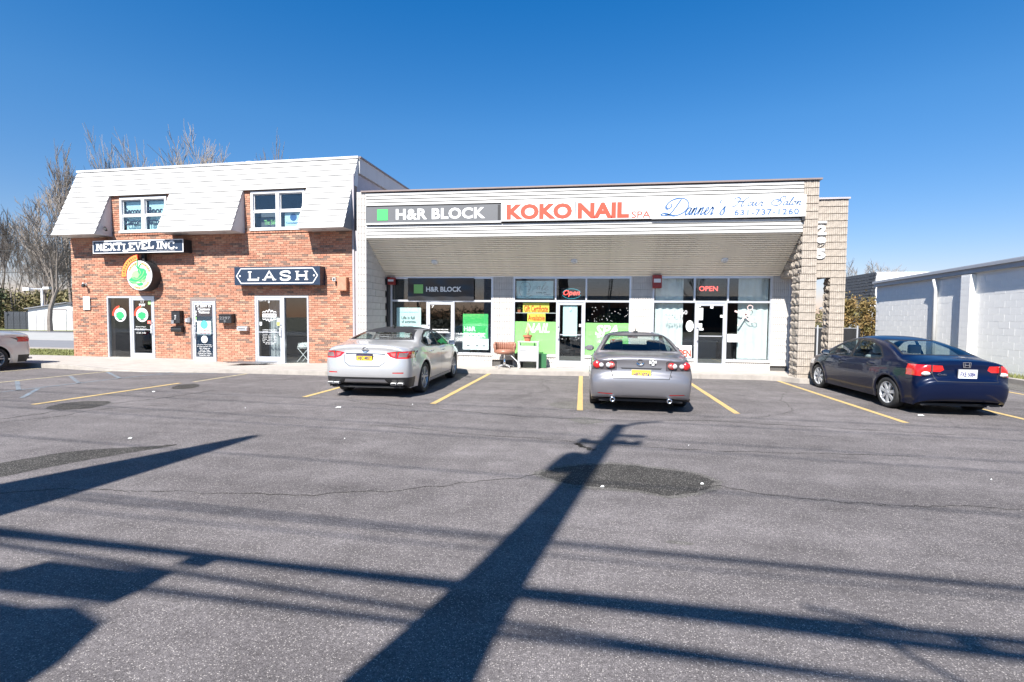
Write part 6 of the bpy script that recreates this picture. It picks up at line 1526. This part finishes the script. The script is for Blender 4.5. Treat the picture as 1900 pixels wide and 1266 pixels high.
    # inner lamp elements
    for sg in (1,-1):
        for k in (0,1):
            x=sg*(.58+.13*k); MB().box(x-.055,x+.055,-2.415+.02*k,-2.30,.285,.335).build('exhaust_tip','rim',root,bevel=.01); MB().box(x-.042,x+.042,-2.418+.02*k,-2.40,.295,.325).build('exhaust_hole','gap',root)
    MB().box(-.40,.40,yr(.92)-.012,yr(.92)+.06,.915,.94).build('chrome_bar','chrome',root,bevel=.008)
    plate(root,0,yr(.83)-.012,.825,'plate','HJC 4857','plateblue','plateblue',tilt=4)
    mb=MB(); mb.lathe([(.045,-.01),(.058,-.014),(.06,0)],'y',24,mi=0); mb.box(-.07,.07,-.018,-.006,-.010,.010); o=mb.build('badge','chrome',root); o.location=(0,yr(1.0)-.008,1.0)
    text('MAXIMA',-.60,-.42,.985,1.005,yr(1.0)-.004+.03,'metalgrey',root,name='badge'); text('SV',.46,.54,.985,1.005,yr(1.0)+.03,'metalgrey',root,name='badge')
    mb=MB(); mb.prismx([(-.06,0),(.10,0),(-.03,.055),(-.06,.055)],-.018,.018); o=mb.build('antenna_fin','black',root,bevel=.005); o.location=(0,-.72,1.415)
    return root
silver('parked_car',(-4.44,11.92,0),2.0,'silver sedan with dark glass roof and quad exhausts parked before the tax office')
sc=silver('parked_car',(-17.15,10.55,0),180-3,'silver sedan cut by the left picture edge, backed in towards the sidewalk')
# ---------------- violet grey sedan
S=dict(name='parked_car',loc=(.90,11.28,0),rz=-1.2,label='violet grey sedan with round red and white lamps parked facing the nail spa',paint='paint_grey',scale=(1,1,.94),w=.885,n=3.0,ns=170,
    prof=[(-2.15,.25),(-2.30,.30),(-2.355,.42),(-2.37,.56),(-2.345,.68),(-2.30,.74),(-2.285,.90),(-2.30,1.00),(-2.24,1.025),(-1.95,1.055),(-1.68,1.075),(-1.60,1.09),(-1.20,1.265),(-.85,1.385),(-.4,1.435),(.05,1.43),(.5,1.36),(.9,1.22),(1.2,1.085),(1.35,1.03),(1.75,.97),(2.08,.87),(2.27,.75),(2.35,.6),(2.36,.42),(2.3,.26),(2.1,.19)],
    sill_y=(-2.1,2.1),sill_z=.19,plan=[(-2.4,.90),(-2.1,.965),(-1.4,1.0),(1.2,1.0),(1.9,.955),(2.4,.80)],
    belt=[(-2.4,1.0),(-1.6,1.00),(-.6,.955),(.6,.93),(1.4,.90),(2.4,.8)],lower=.04,upper=.05,shoulder=.02,tumble=.50,
    axles=(-1.33,1.345),wr=.325,ar=.36,feat=[(-2.4,.66),(2.4,.62)],featd=.006,
    round=[(0,.24),(.10,.26),(.17,.2),(.24,.12),(.3,.13),(.40,.16),(.55,.15),(.64,.14),(.8,.20),(.9,.42),(1,.4)],
    cabin=(-1.05,.58),roofz=1.43,spokes=(10,'split'),mirror=(.86,.70,1.0),handles=[(-.80,.86),(.2,.84)])
Rg=[]
for sg in (1,-1):
    Rg.append(('window_trim','gap',[side([(1.0,.935),(.66,1.18),(.40,1.31),(0,1.375),(-.48,1.36),(-.90,1.25),(-1.25,1.08),(-1.1,.99),(0,.945)],sg,.35)]))
    Rg.append(('side_window','carglass',[side([(.04,.965),(.90,.955),(.64,1.15),(.40,1.27),(.04,1.34)],sg,.3)])); Rg.append(('side_window','carglass',[side([(-.04,.97),(-.04,1.34),(-.45,1.32),(-.86,1.22),(-1.12,1.08),(-1.05,1.01)],sg,.3)]))
Rg.append(('window_trim','gap',[rear([(-.70,1.085),(.70,1.085),(.66,1.16),(.53,1.375),(-.53,1.375),(-.66,1.16)],-.72)]))
Rg.append(('rear_window','carglass',[rear([(-.66,1.10),(.66,1.10),(.615,1.17),(.50,1.355),(-.50,1.355),(-.615,1.17)],-.78)]))
Rg.append(('windshield','carglass',[rear([(-.66,1.08),(.66,1.08),(.54,1.37),(-.54,1.37)],.46,1)]))
for sg in (1,-1):
    f=(lambda q:q) if sg>0 else mirror
    Rg.append(('tail_lamp','lamp_dark',[rear(f([(.405,.775),(1.2,.775),(1.2,.955),(.44,.955),(.405,.93)]),-1.93)],.004))
    Rg.append(('headlamp','lamp_clear',[rear(f([(.5,.60),(.95,.66),(1.1,.82),(.9,.84),(.6,.72)]),1.7,1)],.003))
    Rg.append(('reflector','lamp_red',[rear(f([(.47,.335),(.74,.345),(.70,.36),(.47,.355)]),-2.0)],.004))
for q in (strip((-1.12,.30),(-1.12,.96),.010),strip((0,.25),(0,.95),.010),strip((1.08,.32),(1.10,.90),.010),strip((-1.0,.27),(1.0,.27),.012)):
    for sg in (1,-1): Rg.append(('panel_gap','gap',[side(q,sg,.5)],0,{0}))
for a,b in (((-.50,.775),(-.46,.635)),((-.46,.635),(.46,.635)),((.46,.635),(.50,.775))): Rg.append(('panel_gap','gap',[rear(strip(a,b,.011),-2.1)],0,{0}))
Rg.append(('panel_gap','gap',[rear([(-.32,.80),(.32,.80),(.345,.825),(-.345,.825)],-2.1)],0,{0}))
Rg.append(('lower_bumper','black',[rear([(-1.1,.20),(1.1,.20),(1.1,.262),(-1.1,.262)],-1.95)],-.01,{0}))
S['regions']=Rg; mz=build_car(S); yr=lambda z:rear_surface_y(S,z)
for sg in (1,-1):
    for (x,dz,ra,mt,yo) in ((.50,.865,.060,'lamp_red',.0),(.545,.865,.045,'lamp_clear',-.004),(.735,.865,.070,'lamp_red',.045),(.665,.86,.040,'lamp_clear',.018),(.48,.865,.045,'lamp_pink',-.006),(.76,.87,.05,'lamp_red',.05)):
        y=yr(.86)+.03+yo; o=MB().lathe([(0,-.05),(ra*.7,-.046),(ra,-.02),(ra,.03)],'y',24).build('lamp_lens',mt,mz,smooth=True); o.location=(sg*x,y-.012,dz); o.scale=(1,1,1.05)
    o=MB().lathe([(.026,-.05),(.042,-.06),(.046,-.04),(.044,.2),(.030,.2),(.028,-.04)],'y',20).build('exhaust_tip','chrome',mz,smooth=True); o.location=(sg*.47,-2.29,.245)
    MB().lathe([(0,-.02),(.03,-.02)],'y',16).build('exhaust_hole','gap',o)
plate(mz,0.0,yr(.72)-.016,.71,'plate','HBT 3074','plateblue',None,tilt=-6); 
mb=MB(); mb.lathe([(.045,-.008),(.056,-.012),(.06,0)],'y',24); ribbon(mb,[(-.04,.015),(-.02,-.005),(0,-.015),(.02,-.005),(.04,.015)],.010,-.004,.006); o=mb.build('badge','chrome',mz); o.location=(-.02,yr(.96)-.006,.935); o.scale=(1.15,1,.9)
st_=link('sticker',MB().lathe([(0,-.003),(.06,-.003),(.06,0)],'y',24).mesh('sticker','signwhite'),mz); st_.location=(.19,yr(.95)-.008,.935)
for (a,b) in ((-.03,.025),(.03,.03),(0,-.01),(-.03,-.035),(.035,-.03)): o=MB().lathe([(0,-.005),(.016,-.005),(.016,-.003)],'y',10,(a,0,b)).build('print','ink',st_)
text('MAZDA6',-.58,-.38,.69,.71,yr(.70)-.004,'chrome',mz,name='badge'); text('i',.48,.50,.69,.71,yr(.70),'chrome',mz,name='badge')
MB().tube([(0,-.55,1.43),(0,-.62,1.47),(0,-.75,1.56)],[.02,.008,.003],6).build('antenna','black',mz)
o=MB().lathe([(0,0),(.05,0),(.04,.02),(0,.03)],'z',14).build('antenna_base','black',mz); o.location=(0,-.56,1.43)
# ---------------- navy sedan
S=dict(name='parked_car',loc=(6.22,12.0,0),rz=1.2,label='dark navy sedan with silver hubcaps parked by the stone pillar',paint='paint_navy',w=.875,n=2.9,ns=170,scale=(.89,1.05,.915),
    prof=[(-2.02,.26),(-2.15,.31),(-2.20,.43),(-2.215,.58),(-2.20,.70),(-2.15,.75),(-2.13,.90),(-2.13,1.0),(-2.08,1.04),(-1.85,1.075),(-1.66,1.095),(-1.58,1.11),(-1.15,1.275),(-.75,1.385),(-.25,1.435),(.15,1.425),(.55,1.35),(.95,1.20),(1.30,1.05),(1.48,.985),(1.75,.92),(2.02,.82),(2.18,.70),(2.24,.56),(2.24,.40),(2.18,.25),(2.0,.18)],
    sill_y=(-1.98,1.98),sill_z=.18,plan=[(-2.25,.86),(-1.95,.95),(-1.3,1.0),(1.1,1.0),(1.8,.945),(2.25,.76)],
    belt=[(-2.3,1.0),(-1.6,1.0),(-.6,.955),(.6,.915),(1.4,.88),(2.3,.75)],lower=.045,upper=.05,shoulder=.02,tumble=.50,
    axles=(-1.33,1.37),wr=.315,ar=.35,feat=[(-2.3,.86),(2.2,.70)],featd=.008,
    round=[(0,.28),(.10,.30),(.17,.22),(.24,.13),(.3,.13),(.40,.16),(.55,.15),(.64,.14),(.8,.22),(.9,.45),(1,.4)],
    cabin=(-1.0,.66),roofz=1.43,spokes=(7,'cover'),mirror=(.85,.88,.97),handles=[(-.78,.86),(.28,.83)],seat='seatgrey')
Rg=[]
for sg in (1,-1):
    Rg.append(('window_trim','gap',[side([(1.15,.90),(.74,1.17),(.45,1.31),(.05,1.38),(-.40,1.36),(-.85,1.22),(-1.10,1.02),(-1.05,.955),(0,.93)],sg,.35)]))
    Rg.append(('side_window','carglass',[side([(.08,.95),(1.0,.935),(.70,1.14),(.43,1.27),(.08,1.34)],sg,.3)])); Rg.append(('side_window','carglass',[side([(-.02,.955),(-.02,1.34),(-.40,1.32),(-.80,1.20),(-1.02,1.04),(-.96,.98)],sg,.3)]))
Rg.append(('window_trim','gap',[rear([(-.68,1.10),(.68,1.10),(.64,1.18),(.52,1.37),(-.52,1.37),(-.64,1.18)],-.66)]))
Rg.append(('rear_window','carglass',[rear([(-.65,1.115),(.65,1.115),(.60,1.19),(.49,1.35),(-.49,1.35),(-.60,1.19)],-.72)]))
Rg.append(('windshield','carglass',[rear([(-.66,1.04),(.66,1.04),(.54,1.365),(-.54,1.365)],.50,1)]))
for sg in (1,-1):
    f=(lambda q:q) if sg>0 else mirror
    Rg.append(('tail_lamp','lamp_red',[rear(f([(.37,.87),(.44,.83),(.60,.83),(.60,.955),(.40,.95)]),-1.85),rear(f([(.60,.83),(.66,.745),(1.2,.745),(1.2,.88),(.80,.955),(.60,.955)]),-1.80)],.005))
    Rg.append(('headlamp','lamp_clear',[rear(f([(.45,.58),(.9,.62),(1.1,.78),(.9,.80),(.6,.70)]),1.6,1)],.003))
for q in (strip((-1.08,.30),(-1.10,.96),.010),strip((.03,.25),(.03,.93),.010),strip((1.18,.32),(1.18,.88),.010),strip((-1.0,.26),(1.0,.26),.012)):
    for sg in (1,-1): Rg.append(('panel_gap','gap',[side(q,sg,.5)],0,{0}))
for a,b in (((-.58,.83),(-.52,.66)),((-.52,.66),(.52,.66)),((.52,.66),(.58,.83))): Rg.append(('panel_gap','gap',[rear(strip(a,b,.011),-1.9)],0,{0}))
S['regions']=Rg; cv=build_car(S); yr=lambda z:rear_surface_y(S,z)
for sg in (1,-1):
    o=MB().lathe([(0,-.03),(.04,-.026),(.055,0)],'y',18).build('lamp_lens','lamp_clear',cv,smooth=True); o.location=(sg*.665,yr(.79)+.045,.79); o.scale=(1.5,1,.75)
    MB().box(min(sg*.58,sg*.592),max(sg*.58,sg*.592),yr(.89)-.01,yr(.89)+.08,.80,.955).build('lamp_seam','lamp_dark',cv)
plate(cv,0,yr(.78)-.03,.80,'platew','FXE 5084','plateblue',None,tilt=2)
mb=MB(); mb.box(-.055,-.04,-.012,0,-.05,.05); mb.box(.04,.055,-.012,0,-.05,.05); mb.box(-.04,.04,-.012,0,-.008,.008)
for i in range(4): a=[(-.075,-.055),(.075,-.055),(.085,.06),(-.085,.06)]; ribbon(mb,[a[i],a[(i+1)%4]],.012,-.002,.008,sm=False)
o=mb.build('badge','chrome',cv); o.location=(0,yr(.97)-.008,.965); o.scale=(.8,1,.8)
text('Civic',-.50,-.34,.77,.80,yr(.78)-.004,'chrome',cv,name='badge')
MB().tube([(.40,-1.9,.22),(.40,-2.14,.20)],.024,10).build('exhaust_tip','chrome',cv)
